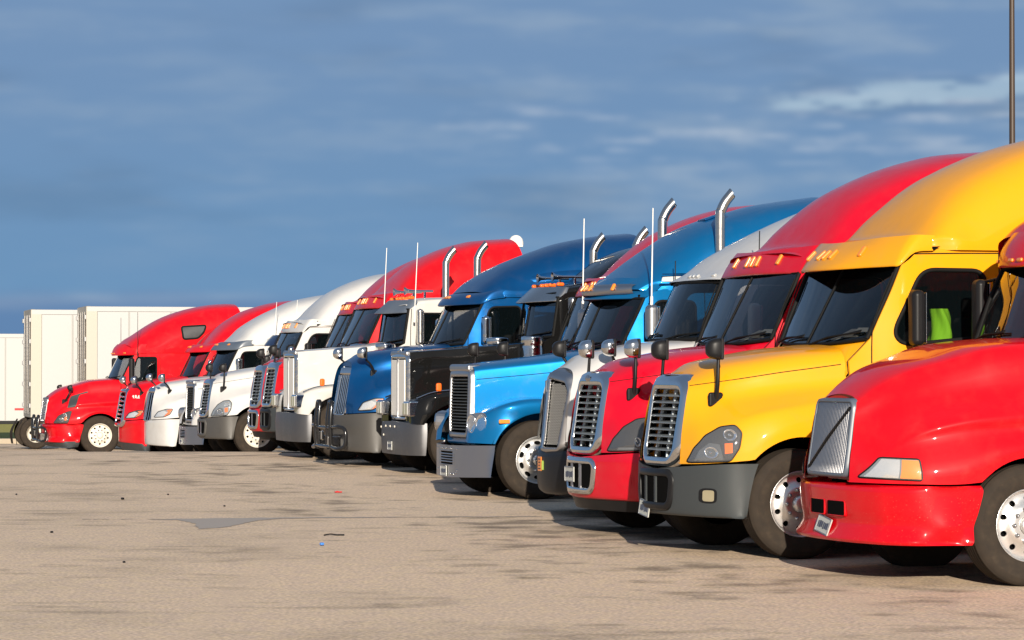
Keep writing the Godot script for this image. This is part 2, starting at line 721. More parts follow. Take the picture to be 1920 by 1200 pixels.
func make_materials() -> void:
	# road film on paint: a brownish veil whose alpha varies
	mats.grime = noise_texture(512, 0.012, 5, 5, [0.0, Color(0.55, 0.5, 0.44, 0.0), 0.5, Color(0.55, 0.5, 0.44, 0.03), 0.72, Color(0.6, 0.55, 0.5, 0.10), 1.0, Color(0.65, 0.6, 0.55, 0.2)])
	mats.light_grime = noise_texture(512, 0.012, 5, 25, [0.0, Color(0.5, 0.42, 0.34, 0.0), 0.55, Color(0.5, 0.42, 0.34, 0.0), 0.8, Color(0.5, 0.43, 0.36, 0.04), 1.0, Color(0.5, 0.45, 0.4, 0.10)])
	mats.film = noise_texture(512, 0.014, 5, 15, [0.0, Color(0.55, 0.55, 0.55), 0.45, Color(0.8, 0.8, 0.8), 1.0, Color(1, 1, 1)])
	mats.scuff = noise_texture(512, 0.02, 5, 6, [0.0, Color(0.75, 0.75, 0.75), 1.0, Color(1.35, 1.35, 1.35)])
	mats.red = paint(Color(0.60, 0.002, 0.008))
	mats.red_chipped = paint(Color(0.58, 0.002, 0.008))
	mats.red_chipped.detail_albedo = noise_texture(512, 0.16, 2, 44, [0.0, Color(0.7, 0.6, 0.5, 0.0), 0.84, Color(0.7, 0.6, 0.5, 0.0), 0.90, Color(0.7, 0.55, 0.45, 0.35), 1.0, Color(0.8, 0.7, 0.6, 0.7)])
	mats.crimson = paint(Color(0.55, 0.002, 0.016))
	mats.scarlet = paint(Color(0.58, 0.003, 0.007))
	mats.yellow = paint(Color(0.74, 0.315, 0.006))
	mats.blue = paint(Color(0.002, 0.125, 0.32), 0.45, 0.42)
	mats.navy = paint(Color(0.001, 0.058, 0.19), 0.5, 0.40)
	mats.black = paint(Color(0.006, 0.006, 0.006), 0.0, 0.35, 0.9)
	mats.black.metallic_specular = 0.05
	mats.black.detail_enabled = false
	mats.white = paint(Color(0.54, 0.535, 0.52), 0.0, 0.5, 0.75, true)
	mats.ivory = paint(Color(0.52, 0.505, 0.475), 0.0, 0.5, 0.75, true)
	mats.chrome = plain(Color(0.62, 0.63, 0.64), 0.10, 1.0)
	mats.chrome.normal_enabled = true
	mats.chrome.normal_texture = noise_texture(512, 0.012, 3, 12, [], 3.0)
	mats.chrome.normal_scale = 0.12
	mats.chrome.uv1_scale = Vector3(0.8, 0.8, 0.8)
	mats.chrome.roughness_texture = mats.scuff
	mats.chrome.uv1_triplanar = true
	mats.steel = plain(Color(0.55, 0.53, 0.50), 0.26, 1.0)
	mats.steel.roughness_texture = mats.scuff
	mats.steel.uv1_triplanar = true
	mats.worn_alloy = plain(Color(0.42, 0.42, 0.43), 0.38, 1.0)
	mats.worn_alloy.roughness_texture = mats.scuff
	mats.worn_alloy.uv1_triplanar = true
	mats.alloy = plain(Color(0.74, 0.73, 0.71), 0.34, 0.85)
	mats.rim_white = plain(Color(0.62, 0.58, 0.50), 0.5)
	mats.plastic = plain(Color(0.011, 0.011, 0.012), 0.40)
	mats.plastic.metallic_specular = 0.3
	mats.bumper_grey = plain(Color(0.05, 0.056, 0.058), 0.5)
	mats.bumper_grey.metallic_specular = 0.3
	mats.bumper_grey.roughness_texture = mats.scuff
	mats.bumper_grey.uv1_triplanar = true
	mats.bumper_tan = plain(Color(0.07, 0.066, 0.06), 0.5)
	mats.silver_plastic = plain(Color(0.24, 0.27, 0.29), 0.4, 0.4)
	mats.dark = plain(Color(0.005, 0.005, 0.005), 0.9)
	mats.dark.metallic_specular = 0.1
	mats.rubber = plain(Color(0.030, 0.025, 0.021), 0.85)
	mats.rubber.metallic_specular = 0.2
	mats.rubber.detail_enabled = true
	mats.rubber.uv1_triplanar = true
	mats.rubber.detail_albedo = noise_texture(256, 0.03, 4, 9, [0.0, Color(0.4, 0.34, 0.27, 0.0), 0.55, Color(0.4, 0.34, 0.27, 0.08), 1.0, Color(0.42, 0.36, 0.29, 0.20)])
	mats.gasket = plain(Color(0.010, 0.010, 0.010), 0.6)
	mats.gasket.metallic_specular = 0.2
	mats.seat = plain(Color(0.02, 0.02, 0.021), 0.95)
	mats.seat.metallic_specular = 0.1
	mats.pale_cloth = plain(Color(0.3, 0.3, 0.27), 0.95)
	mats.curtain = plain(Color(0.10, 0.085, 0.06), 0.95)
	mats.lime = plain(Color(0.30, 0.75, 0.02), 0.8)
	mats.amber = plain(Color(0.75, 0.22, 0.012), 0.22)
	mats.amber.clearcoat_enabled = true
	mats.orange = plain(Color(0.75, 0.13, 0.012), 0.3)
	mats.lamp_clear = plain(Color(0.72, 0.72, 0.70), 0.12, 0.55)
	mats.smoked_reflector = plain(Color(0.22, 0.22, 0.21), 0.22, 0.7)
	mats.reflector = plain(Color(0.85, 0.85, 0.85), 0.14, 1.0)
	mats.plate = plain(Color(0.45, 0.46, 0.42), 0.45)
	mats.ink = plain(Color(0.02, 0.02, 0.03), 0.6)
	mats.blue_ink = plain(Color(0.05, 0.06, 0.09), 0.6)
	mats.lamp_base = plain(Color(0.05, 0.052, 0.055), 0.2, 0.3)
	mats.red_reflector = plain(Color(0.6, 0.02, 0.02), 0.35)
	mats.sign_white = plain(Color(0.75, 0.74, 0.70), 0.6)
	mats.yellow_label = plain(Color(0.75, 0.5, 0.02), 0.5)
	mats.green_label = plain(Color(0.45, 0.62, 0.1), 0.5)
	mats.navy_dark = plain(Color(0.01, 0.02, 0.06), 0.2)
	mats.bumper_steel = plain(Color(0.12, 0.12, 0.125), 0.42, 0.7)
	mats.bumper_steel.roughness_texture = mats.scuff
	mats.bumper_steel.uv1_triplanar = true
	mats.cover = plain(Color(0.80, 0.77, 0.70), 0.4)
	mats.trailer_white = plain(Color(0.40, 0.40, 0.395), 0.5)
	mats.trailer_joint = plain(Color(0.31, 0.305, 0.29), 0.55)
	mats.trailer_post = plain(Color(0.36, 0.34, 0.29), 0.5, 0.2)
	mats.trailer_door = plain(Color(0.27, 0.22, 0.16), 0.6)
	mats.pole_brown = plain(Color(0.045, 0.028, 0.018), 0.5)
	var g := StandardMaterial3D.new()
	g.transparency = BaseMaterial3D.TRANSPARENCY_ALPHA
	g.albedo_color = Color(0.05, 0.08, 0.09, 0.42)
	g.roughness = 0.02
	mats.glass = g
	var sc := g.duplicate()
	sc.albedo_color = Color(0.025, 0.04, 0.05, 0.58)
	mats.screen = sc
	var l := StandardMaterial3D.new()
	l.transparency = BaseMaterial3D.TRANSPARENCY_ALPHA
	l.albedo_color = Color(0.9, 0.9, 0.9, 0.06)
	l.roughness = 0.03
	mats.lens = l

# ---------------------------------------------------------------- the lot
const RISE := [-40.0, -0.45, 0.0, -0.32, 15.0, -0.2, 25.0, -0.09, 28.0, -0.03, 33.0, 0.0, 38.6, 0.03, 46.0, 0.09, 52.0, 0.13, 56.0, 0.135, 58.5, 0.09, 61.0, 0.0, 66.0, -0.24, 71.0, -0.37, 77.0, -0.52, 90.0, -0.74, 104.0, -0.95, 120.0, -1.2]
var rise := PackedVector2Array()

func height(z: float) -> float:
	return lookup_s(rise, -z)

func make_ground() -> void:
	rise = P2(RISE)
	var zs := []
	var z := 260.0
	while z > -112.0:
		zs.append(z)
		z -= 20.0 if z > 0 else (1.0 if z > -104.0 else 2.0)
	var v := PackedVector3Array()
	var n := PackedVector3Array()
	var uv := PackedVector2Array()
	var uv2 := PackedVector2Array()
	var ix := PackedInt32Array()
	var xs := [-400.0, -120.0, -60.0, -40.0, -30.0, -20.0, -10.0, 0.0, 10.0, 20.0, 30.0, 40.0, 60.0, 120.0, 400.0]
	for k in zs.size():
		for x in xs:
			v.append(Vector3(x, height(zs[k]), zs[k]))
			var s := (height(zs[k] - 0.5) - height(zs[k] + 0.5))
			n.append(Vector3(0, 1, s).normalized())
			uv.append(Vector2(x / 5.0, zs[k] / 5.0))
			uv2.append(Vector2((x + 32.0) / 64.0, (-zs[k]) / 128.0))
	for k in zs.size() - 1:
		for j in xs.size() - 1:
			var a := k * xs.size() + j
			var b := a + xs.size()
			ix.append_array(PackedInt32Array([a, b, b + 1, a, b + 1, a + 1]))
	var arr := []
	arr.resize(Mesh.ARRAY_MAX)
	arr[Mesh.ARRAY_VERTEX] = v
	arr[Mesh.ARRAY_NORMAL] = n
	arr[Mesh.ARRAY_TEX_UV] = uv
	arr[Mesh.ARRAY_TEX_UV2] = uv2
	arr[Mesh.ARRAY_INDEX] = ix
	var m := ArrayMesh.new()
	m.add_surface_from_arrays(Mesh.PRIMITIVE_TRIANGLES, arr)
	var a := StandardMaterial3D.new()
	a.albedo_color = Color(1, 1, 1)
	a.albedo_texture = asphalt_picture()
	a.roughness = 0.88
	a.metallic_specular = 0.35
	a.normal_enabled = true
	a.normal_texture = noise_texture(1024, 0.12, 3, 3, [], 2.2)
	a.normal_scale = 0.5
	a.detail_enabled = true
	a.detail_uv_layer = BaseMaterial3D.DETAIL_UV_2
	a.detail_blend_mode = BaseMaterial3D.BLEND_MODE_MUL
	a.detail_albedo = stain_picture()
	struct("parking_lot", m, a)

	# grass bank behind the far edge and the field beyond
	var gr := G.new()
	var rows := []
	var gn := FastNoiseLite.new()
	gn.seed = 4
	gn.frequency = 0.15
	for d in [109.0, 110.0, 112.0, 116.0, 120.0, 126.0, 132.0, 140.0, 150.0, 160.0, 170.0, 190.0, 260.0, 500.0, 1200.0, 3000.0]:
		var row := PackedVector3Array()
		for k in 81:
			var x := (k - 40) / 40.0
			x = x * absf(x) * 1500.0 if d > 150.0 else x * absf(x) * 1500.0
			var y := lerpf(-1.06, -0.2, smoothstep(140.0, 190.0, d)) + gn.get_noise_2d(x, d) * 0.05
			row.append(Vector3(x, y, -d))
		rows.append(row)
	gr.grid(rows, false, false, Vector3(0, -900, -500))
	var gm := plain(Color(0.12, 0.13, 0.02), 0.95)
	gm.uv1_triplanar = true
	gm.uv1_world_triplanar = true
	gm.uv1_scale = Vector3(0.3, 0.3, 0.3)
	gm.albedo_color = Color.WHITE
	gm.albedo_texture = noise_texture(512, 0.03, 5, 8, [0.0, Color(0.52, 0.50, 0.20), 0.5, Color(0.60, 0.57, 0.24), 1.0, Color(0.70, 0.62, 0.32)])
	struct("grass_bank", gr.mesh(), gm)
	# kerb along the edge
	var kb := G.new()
	kb.rbox(Vector3(0, -1.0, -108.6), Vector3(300, 0.34, 0.3), 0.03, 1)
	struct("kerb", kb.mesh(), plain(Color(0.36, 0.30, 0.22), 0.9))

func asphalt_picture() -> ImageTexture:
	var s := 1024
	var f := FastNoiseLite.new()
	f.noise_type = FastNoiseLite.TYPE_SIMPLEX_SMOOTH
	f.seed = 2
	f.frequency = 0.10
	f.fractal_octaves = 3
	var fine := f.get_seamless_image(s, s).get_data()
	f.seed = 7
	f.frequency = 0.02
	f.fractal_octaves = 5
	var broad := f.get_seamless_image(s, s).get_data()
	var out := PackedByteArray()
	out.resize(s * s * 3)
	for k in s * s:
		var x := (fine[k] - 128) / 128.0
		var b := (broad[k] - 128) / 128.0
		var l := 0.83 + 0.14 * x + 0.035 * b
		out[k * 3] = clampi(int(l * 255.0), 0, 255)
		out[k * 3 + 1] = clampi(int(l * 0.895 * 255.0), 0, 255)
		out[k * 3 + 2] = clampi(int(l * (0.775 - 0.03 * b) * 255.0), 0, 255)
	return ImageTexture.create_from_image(Image.create_from_data(s, s, false, Image.FORMAT_RGB8, out))

# oil, rubber and dirt over 64 m by 128 m of the lot; row 0 lies at the camera
func stain_picture() -> ImageTexture:
	var w := 1024
	var h := 2048
	var f := FastNoiseLite.new()
	f.noise_type = FastNoiseLite.TYPE_SIMPLEX_SMOOTH
	f.seed = 31
	f.frequency = 0.085
	f.fractal_octaves = 5
	var a := f.get_seamless_image(w, h).get_data()
	f.seed = 32
	f.frequency = 0.02
	var b := f.get_seamless_image(w, h).get_data()
	f.seed = 33
	f.frequency = 0.16
	var c := f.get_seamless_image(w, h).get_data()
	var out := PackedByteArray()
	out.resize(w * h * 3)
	for y in h:
		var d := (y + 0.5) / h * 128.0
		for x in w:
			var k := y * w + x
			var px := (x + 0.5) / w * 64.0 - 32.0
			# distance in front of the parked noses
			var off := (px - (9.6 - 0.295 * d)) / 3.2
			var stall := exp(-off * off) if off < 0.0 else 1.0
			var l := 1.0 - 0.10 * (b[k] - 128) / 128.0
			var n := a[k] / 255.0 * 0.6 + b[k] / 255.0 * 0.4
			l -= smoothstep(0.62 - 0.12 * stall, 0.84 - 0.10 * stall, n) * (0.035 + 0.22 * stall)
			var q := c[y * w + x / 3] / 255.0
			l -= smoothstep(0.56, 0.74, q) * smoothstep(0.40, 0.66, b[y * w + x / 2] / 255.0) * 0.12
			l = clampf(l, 0.16, 1.0)
			out[k * 3] = int(l * 255.0)
			out[k * 3 + 1] = int(l * 0.995 * 255.0)
			out[k * 3 + 2] = int(l * 0.985 * 255.0)
	return ImageTexture.create_from_image(Image.create_from_data(w, h, false, Image.FORMAT_RGB8, out))

# ---------------------------------------------------------------- truck components
# Truck axes: x runs backwards from the front axle, y up from the ground, +z to the driver's side.
var shapes := {}

func tyre_shape() -> G:
	var g := G.new()
	var p := PackedVector2Array()
	for q in [[0.292, -0.03], [0.300, -0.012], [0.325, 0.006], [0.345, 0.006], [0.352, 0.012], [0.40, 0.018], [0.43, 0.014], [0.436, 0.019], [0.45, 0.014], [0.478, 0.0], [0.496, -0.018], [0.504, -0.034]]:
		p.append(Vector2(q[0], q[1]))
	for k in 5:
		var h := -0.05 - k * 0.043
		p.append(Vector2(0.509, h + 0.014))
		p.append(Vector2(0.510, h - 0.012))
		p.append(Vector2(0.497, h - 0.014))
		p.append(Vector2(0.497, h - 0.022))
	for q in [[0.509, -0.252], [0.50, -0.268], [0.47, -0.29], [0.40, -0.302], [0.32, -0.29], [0.29, -0.27]]:
		p.append(Vector2(q[0], q[1]))
	g.lathe(p, Vector3.ZERO, Vector3.BACK, 56)
	return g

func rim_shape(slot: float) -> G:
	var g := G.new()
	g.lathe(P2([0.292, -0.03, 0.305, -0.010, 0.308, -0.002, 0.300, 0.002, 0.288, -0.012, 0.278, -0.04, 0.268, -0.062]), Vector3.ZERO, Vector3.BACK, 48)
	var prof := P2([0.0, -0.015, 0.15, -0.015, 0.172, -0.03, 0.20, -0.052, 0.24, -0.066, 0.27, -0.066])
	var holes := [ring2(Vector2.ZERO, 0.085, 0.085, 24)]
	for k in 10:
		var a := TAU * (k + 0.5) / 10
		holes.append(ring2(Vector2(cos(a), sin(a)) * 0.222, 0.026, 0.026 * slot, 12, a))
	g.panel(ring2(Vector2.ZERO, 0.27, 0.27, 48), holes, 0.025, func(x, y): return Vector3(x, y, lookup(prof, sqrt(x * x + y * y))), Vector3.BACK, 0.012)
	return g

func add_wheel(t: Node3D, at: Vector3, side: float, rim: Material, slot := 1.0, hub: Material = null, steer := 0.0) -> void:
	var w := sub(t, "wheel")
	w.position = at
	w.rotation.y = (0.0 if side > 0 else PI) + steer
	part(w, "tyre", kept("tyre", tyre_shape), mats.rubber)
	part(w, "rim", kept("rim%s" % slot, rim_shape.bind(slot)), rim)
	part(w, "brake_drum", kept("drum", func():
		var g := G.new()
		g.lathe(P2([0.0, -0.13, 0.26, -0.13, 0.285, -0.16, 0.285, -0.27]), Vector3.ZERO, Vector3.BACK, 24)
		return g), mats.dark)
	part(w, "hub_cap", kept("hub", func():
		var g := G.new()
		g.lathe(P2([0.082, -0.03, 0.080, 0.0, 0.072, 0.014, 0.055, 0.022, 0.03, 0.026, 0.0, 0.027]), Vector3.ZERO, Vector3.BACK, 24)
		return g), hub if hub else rim)
	var nut := kept("nut", func():
		var g := G.new()
		g.lathe(P2([0.019, -0.02, 0.019, 0.016, 0.012, 0.03, 0.0, 0.033]), Vector3.ZERO, Vector3.BACK, 6)
		return g)
	for k in 10:
		var a := TAU * k / 10
		var o := part(w, "lug_nut", nut, mats.chrome if hub else mats.worn_alloy)
		o.position = Vector3(cos(a) * 0.138, sin(a) * 0.138, -0.01)

func add_drive_wheels(t: Node3D, x: float) -> void:
	for k in 2:
		for s in [1.0, -1.0]:
			var w := sub(t, "drive_wheel")
			w.position = Vector3(x + k * 1.3, 0.51, 1.2 * s)
			w.rotation.y = 0.0 if s > 0 else PI
			part(w, "tyre", kept("tyre", tyre_shape), mats.rubber)
			part(w, "rim", kept("dual_rim", func():
				var g := G.new()
				g.lathe(P2([0.30, 0.0, 0.285, -0.02, 0.26, -0.14, 0.16, -0.16, 0.13, -0.10, 0.10, 0.0, 0.0, 0.01]), Vector3.ZERO, Vector3.BACK, 32)
				return g), mats.rim_white)
			var i := part(w, "inner_tyre", kept("tyre", tyre_shape), mats.rubber)
			i.position.z = -0.33

# frame rails, axle, engine block, inner arches: what fills the dark below
func add_chassis(t: Node3D, front: float, rear: float, arch := Vector2(0.0, 0.52)) -> void:
	part(t, "chassis", kept("chassis%s_%s" % [front, rear], func():
		var g := G.new()
		for s in [1.0, -1.0]:
			g.rbox(Vector3((front + rear + 3.2) / 2, 0.78, 0.43 * s), Vector3(rear + 3.2 - front - 0.25, 0.27, 0.09), 0.01)
			g.rbox(Vector3(-0.02, 0.60, 0.62 * s), Vector3(0.10, 0.16, 0.30), 0.02)
			g.rbox(Vector3(0.05, 0.68, 0.5 * s), Vector3(1.3, 0.05, 0.09), 0.01)
		g.rbox(Vector3(0, 0.47, 0), Vector3(0.11, 0.12, 1.7), 0.02)
		g.rbox(Vector3(0.2, 1.05, 0), Vector3(1.2 - front * 0.3, 0.8, 0.72), 0.05)
		g.rbox(Vector3(front + 0.35, 0.72, 0), Vector3(0.2, 0.3, 1.6), 0.02)
		g.rbox(Vector3(rear + 0.2, 0.5, 0), Vector3(0.3, 0.3, 1.9), 0.02)
		return g), mats.dark)
	part(t, "fuel_tank", kept("tank%s" % rear, func():
		var g := G.new()
		var len := rear - 1.9
		g.lathe(P2([0.0, -len / 2, 0.27, -len / 2, 0.30, -len / 2 + 0.03, 0.30, len / 2 - 0.03, 0.27, len / 2, 0.0, len / 2]), Vector3(1.6 + len / 2, 0.62, 0.86), Vector3.RIGHT, 24)
		return g.mirrored()), mats.worn_alloy)
	part(t, "wheel_well", kept("well%s" % arch, func():
		var g := G.new()
		var r0 := PackedVector3Array()
		var r1 := PackedVector3Array()
		for k in 17:
			var a := -0.15 + (PI + 0.3) * k / 16
			var p := Vector3(arch.x + cos(a) * 0.64, arch.y + sin(a) * 0.66, 0)
			r0.append(p + Vector3(0, 0, 0.48))
			r1.append(p + Vector3(0, 0, 1.12))
		g.grid([r0, r1], false, false, Vector3(arch.x, arch.y + 3.0, 0.8))
		return g.mirrored()), mats.dark)

# lip turned inwards along the first point of every row, both sides
static func add_lip(g: G, rows: Array, depth: float) -> void:
	var a := PackedVector3Array()
	var b := PackedVector3Array()
	for r in rows:
		a.append(r[0])
		b.append(r[0] + Vector3(0, 0.012, -depth))
	g.grid([a, b], false, false, a[a.size() / 2] + Vector3(0, 1, 0))
	var c := PackedVector3Array()
	var d := PackedVector3Array()
	for r in rows:
		c.append(r[r.size() - 1])
		d.append(r[r.size() - 1] + Vector3(0, 0.012, depth))
	g.grid([c, d], false, false, c[c.size() / 2] + Vector3(0, 1, 0))

# one-piece hood from half sections; arch = [x, rx, y, ry] cuts the wheel opening
func hood(t: Node3D, key: String, net: Array, arch: Array, mat: Material, nu := 44, nv := 56) -> void:
	var k := "hood_" + key
	if not shapes.has(k):
		var fix = null
		if arch.size():
			fix = func(c: PackedVector3Array) -> PackedVector3Array:
				var u: float = (c[0].x - arch[0]) / arch[1]
				if absf(u) < 1.0:
					var y: float = arch[2] + arch[3] * sqrt(1.0 - u * u)
					if y > c[0].y:
						c[0].y = y
						c[1].y = maxf(c[1].y, y + (c[2].y - y) * 0.45)
				return c
		var rows := skin(net, nu, nv, fix)
		shapes[k] = rows
		shapes[k + "_c"] = Caster.new(rows)
		var g := G.new()
		g.grid(rows, false, false, Vector3(0, 0.9, 0))
		add_lip(g, rows, 0.05)
		var nose := PackedVector3Array()
		var ym := 0.0
		for q in rows[0]:
			ym = maxf(ym, q.y)
		for q in rows[0]:
			nose.append(q + Vector3(lerpf(0.22, 0.012, smoothstep(ym - 0.22, ym - 0.08, q.y)), 0, 0))
		g.fan(nose, Vector3.LEFT)
		meshes[k] = g.mesh()
	part(t, "hood", meshes[k], mat)

# dark seam drawn as a thin groove along a side: follows heights (x, y)
func seam(t: Node3D, called: String, key: String, caster, pts: PackedVector2Array, r := 0.006, lift := 0.0) -> void:
	for s in [1.0, -1.0]:
		part(t, called, kept("seam_%s_%s_%s" % [key, pts[0], s], func():
			var g := G.new()
			var path := PackedVector3Array()
			for p in curve2(pts, (pts.size() - 1) * 6) if pts.size() > 2 else G.fine(pts, 0.08).slice(0, -1):
				path.append(Vector3(p.x, p.y, (caster.z(p.x, p.y) + lift) * s))
			if path.size() < 2:
				path.append(Vector3(pts[1].x, pts[1].y, (caster.z(pts[1].x, pts[1].y) + lift) * s))
			g.tube(path, r, 6)
			return g), mats.gasket)

static func edge_distance(p: Vector2, poly: PackedVector2Array) -> float:
	var best := 1e9
	for k in poly.size():
		best = minf(best, p.distance_squared_to(Geometry2D.get_closest_point_to_segment(p, poly[k], poly[(k + 1) % poly.size()])))
	return sqrt(best)

# a patch that lies on a surface seen from the side
static func patch(c, outline: PackedVector2Array, lift: float, bulge := 0.0, step := 0.04, lip := 0.0) -> G:
	var g := G.new()
	return g.panel(outline, [], step, func(x, y):
		var b := 0.0
		if bulge != 0.0:
			b = bulge * (1.0 - exp(-edge_distance(Vector2(x, y), outline) / 0.03))
		return Vector3(x, y, c.z(x, y) + lift + b), Vector3.BACK, lip)

static func outline_tube(c, outline: PackedVector2Array, r: float, lift: float, seg := 6) -> G:
	var g := G.new()
	var rows := []
	var f := G.fine(outline, 0.03)
	var m := f.size()
	var pts := PackedVector3Array()
	for p in f:
		pts.append(Vector3(p.x, p.y, c.z(p.x, p.y) + lift))
	for k in m:
		var d := (pts[(k + 1) % m] - pts[(k + m - 1) % m]).normalized()
		var a := d.cross(Vector3.BACK).normalized()
		var b := d.cross(a)
		var row := PackedVector3Array()
		for j in seg:
			var w := TAU * j / seg
			row.append(pts[k] + (a * cos(w) + b * sin(w)) * r)
		rows.append(row)
	g.grid(rows, true, true)
	return g

class Flat:   # stands in for a caster on a plain side
	var f: Callable
	func _init(q: Callable) -> void:
		f = q
	func z(x: float, y: float) -> float:
		return f.call(x, y)

# headlight: o.outline, o.base material, o.lamps [[x, y, rx, ry]], o.amber outline, o.clear outline
func headlights(t: Node3D, key: String, c, o: Dictionary) -> void:
	for s in [1.0, -1.0]:
		var h := sub(t, "headlight")
		var side := "n" if s > 0 else "f"
		var put := func(called: String, make: Callable, mat: Material) -> void:
			part(h, called, kept("%s_%s_%s_%d" % [key, called, side, h.get_child_count()], func():
				var g: G = make.call()
				return g if s > 0 else g.flip_z()), mat)
		put.call("housing", func(): return patch(c, o.outline, 0.010, 0.0, 0.03), o.get("base", mats.silver_plastic))
		put.call("rim_seal", func(): return outline_tube(c, o.outline, 0.008, 0.010), mats.gasket)
		if o.has("clear"):
			put.call("reflector", func(): return patch(c, o.clear, 0.012 if o.has("lamps") else 0.016, 0.012 if not o.has("lamps") else 0.002), mats.lamp_clear if not o.has("lamps") else mats.smoked_reflector)
		if o.has("amber"):
			put.call("turn_signal", func(): return patch(c, o.amber, 0.018, 0.010), mats.amber if not o.has("orange") else mats.orange)
		for l in o.get("lamps", []):
			put.call("lamp", func():
				var g := G.new()
				var z: float = c.z(l[0], l[1]) + 0.012
				var rows := []
				for q in [[1.0, 0.012], [0.92, 0.016], [0.8, 0.0], [0.45, -0.02], [0.28, -0.02], [0.2, 0.0], [0.0, 0.006]]:
					var row := PackedVector3Array()
					for p in ring2(Vector2(l[0], l[1]), l[2] * q[0], l[3] * q[0], 18):
						row.append(Vector3(p.x, p.y, c.z(p.x, p.y) + 0.016 + q[1]))
					rows.append(row)
				g.grid(rows, true, false, Vector3(l[0], l[1], z - 0.3))
				return g, mats.reflector)
		put.call("lens", func(): return patch(c, o.outline, 0.022, 0.03), mats.lens)

# grille: o.nx(z, y) -> x of its face; o.outline in (z, y)
func grille(t: Node3D, key: String, o: Dictionary) -> void:
	var gr := sub(t, o.get("called", "grille"))
	var nx: Callable = o.nx
	var outline: PackedVector2Array = o.outline
	part(gr, "surround", kept(key + "_surround", func():
		var g := G.new()
		var f := G.fine(outline, 0.04)
		var rows := []
		var m := f.size()
		var cw := Geometry2D.is_polygon_clockwise(f)
		for k in m:
			var d := (f[(k + 1) % m] - f[(k + m - 1) % m]).normalized()
			var nn := Vector2(d.y, -d.x) * (-1.0 if cw else 1.0)
			var row := PackedVector3Array()
			for q in o.profile:
				var wide := 1.0
				if o.has("brow") and f[k].y > o.brow[0]:
					wide = lerpf(1.0, o.brow[1], smoothstep(0.0, 1.0, (f[k].y - o.brow[0]) / 0.12) * clampf((nn.y - 0.45) * 2.2, 0.0, 1.0))
				var p: Vector2 = f[k] + nn * q[0] * wide
				row.append(Vector3(nx.call(p.x, p.y) - q[1], p.y, p.x))
			rows.append(row)
		g.grid(rows, true, true)
		return g), o.get("frame", mats.chrome))
	part(gr, "backing", kept(key + "_backing", func():
		var g := G.new()
		var q := grown(outline, 0.01)
		var w := PackedVector2Array()
		for p in q:
			w.append(p)
		g.panel(w, [], 0.1, func(z, y): return Vector3(nx.call(z, y) + o.get("deep", 0.10), y, z), Vector3.LEFT)
		return g), o.get("back", mats.dark))
	var lo := outline[0]
	var hi := outline[0]
	for p in outline:
		lo = lo.min(p)
		hi = hi.max(p)
	# where a level or an upright cuts the opening
	var span := func(v: float, level: bool) -> Vector2:
		var a := 1e9
		var b := -1e9
		for k in outline.size():
			var p := outline[k]
			var q := outline[(k + 1) % outline.size()]
			var pv := p.y if level else p.x
			var qv := q.y if level else q.x
			if (pv - v) * (qv - v) <= 0.0 and absf(pv - qv) > 1e-6:
				var w := p.lerp(q, (v - pv) / (qv - pv))
				var e := w.x if level else w.y
				a = minf(a, e)
				b = maxf(b, e)
		return Vector2(a, b)
	for k in o.get("bars", 0):
		var y := lerpf(lo.y, hi.y, (k + 1.0) / (o.bars + 1.0))
		part(gr, "grille_bar", kept("%s_bar%d" % [key, k], func():
			var s: Vector2 = span.call(y, true)
			var g := G.new()
			var rows := []
			var th: float = o.get("bar_thick", 0.018)
			for j in 13:
				var z := lerpf(s.x, s.y, j / 12.0)
				var x: float = nx.call(z, y)
				var tip: float = o.get("bar_deep", 0.07)
				rows.append(PackedVector3Array([Vector3(x - 0.008, y - th * 0.5, z), Vector3(x - 0.012, y, z), Vector3(x - 0.004, y + th * 0.35, z), Vector3(x + tip, y + th * 0.9 + 0.01, z), Vector3(x + tip, y - th * 0.2, z)]))
			g.grid(rows, true, false)
			return g), o.get("bar_mat", mats.silver_plastic))
	for k in o.get("uprights", []).size():
		var z: float = o.uprights[k]
		part(gr, "grille_upright", kept("%s_up%d" % [key, k], func():
			var s: Vector2 = span.call(z, false)
			var g := G.new()
			var rows := []
			var w: float = o.get("upright_wide", 0.022)
			for j in 11:
				var y := lerpf(s.x, s.y, j / 10.0)
				var x: float = nx.call(z, y) + o.get("upright_sunk", 0.006)
				rows.append(PackedVector3Array([Vector3(x, y, z - w), Vector3(x, y, z + w), Vector3(x + 0.05, y, z + w), Vector3(x + 0.05, y, z - w)]))
			g.grid(rows, true, false)
			return g), o.get("upright_mat", mats.silver_plastic))
	for k in o.get("slats", 0):
		var z := lerpf(lo.x, hi.x, (k + 0.5) / o.slats)
		part(gr, "grille_slat", kept("%s_slat%d" % [key, k], func():
			var s: Vector2 = span.call(z, false)
			var g := G.new()
			var rows := []
			var w: float = (hi.x - lo.x) / o.slats * o.get("slat_wide", 0.3)
			for j in 9:
				var y := lerpf(s.x, s.y, j / 8.0)
				var x: float = nx.call(z, y)
				rows.append(PackedVector3Array([Vector3(x + 0.004, y, z - w), Vector3(x - 0.008, y, z), Vector3(x + 0.004, y, z + w), Vector3(x + 0.03, y, z)]))
			g.grid(rows, true, false)
			return g), o.get("slat_mat", mats.worn_alloy))

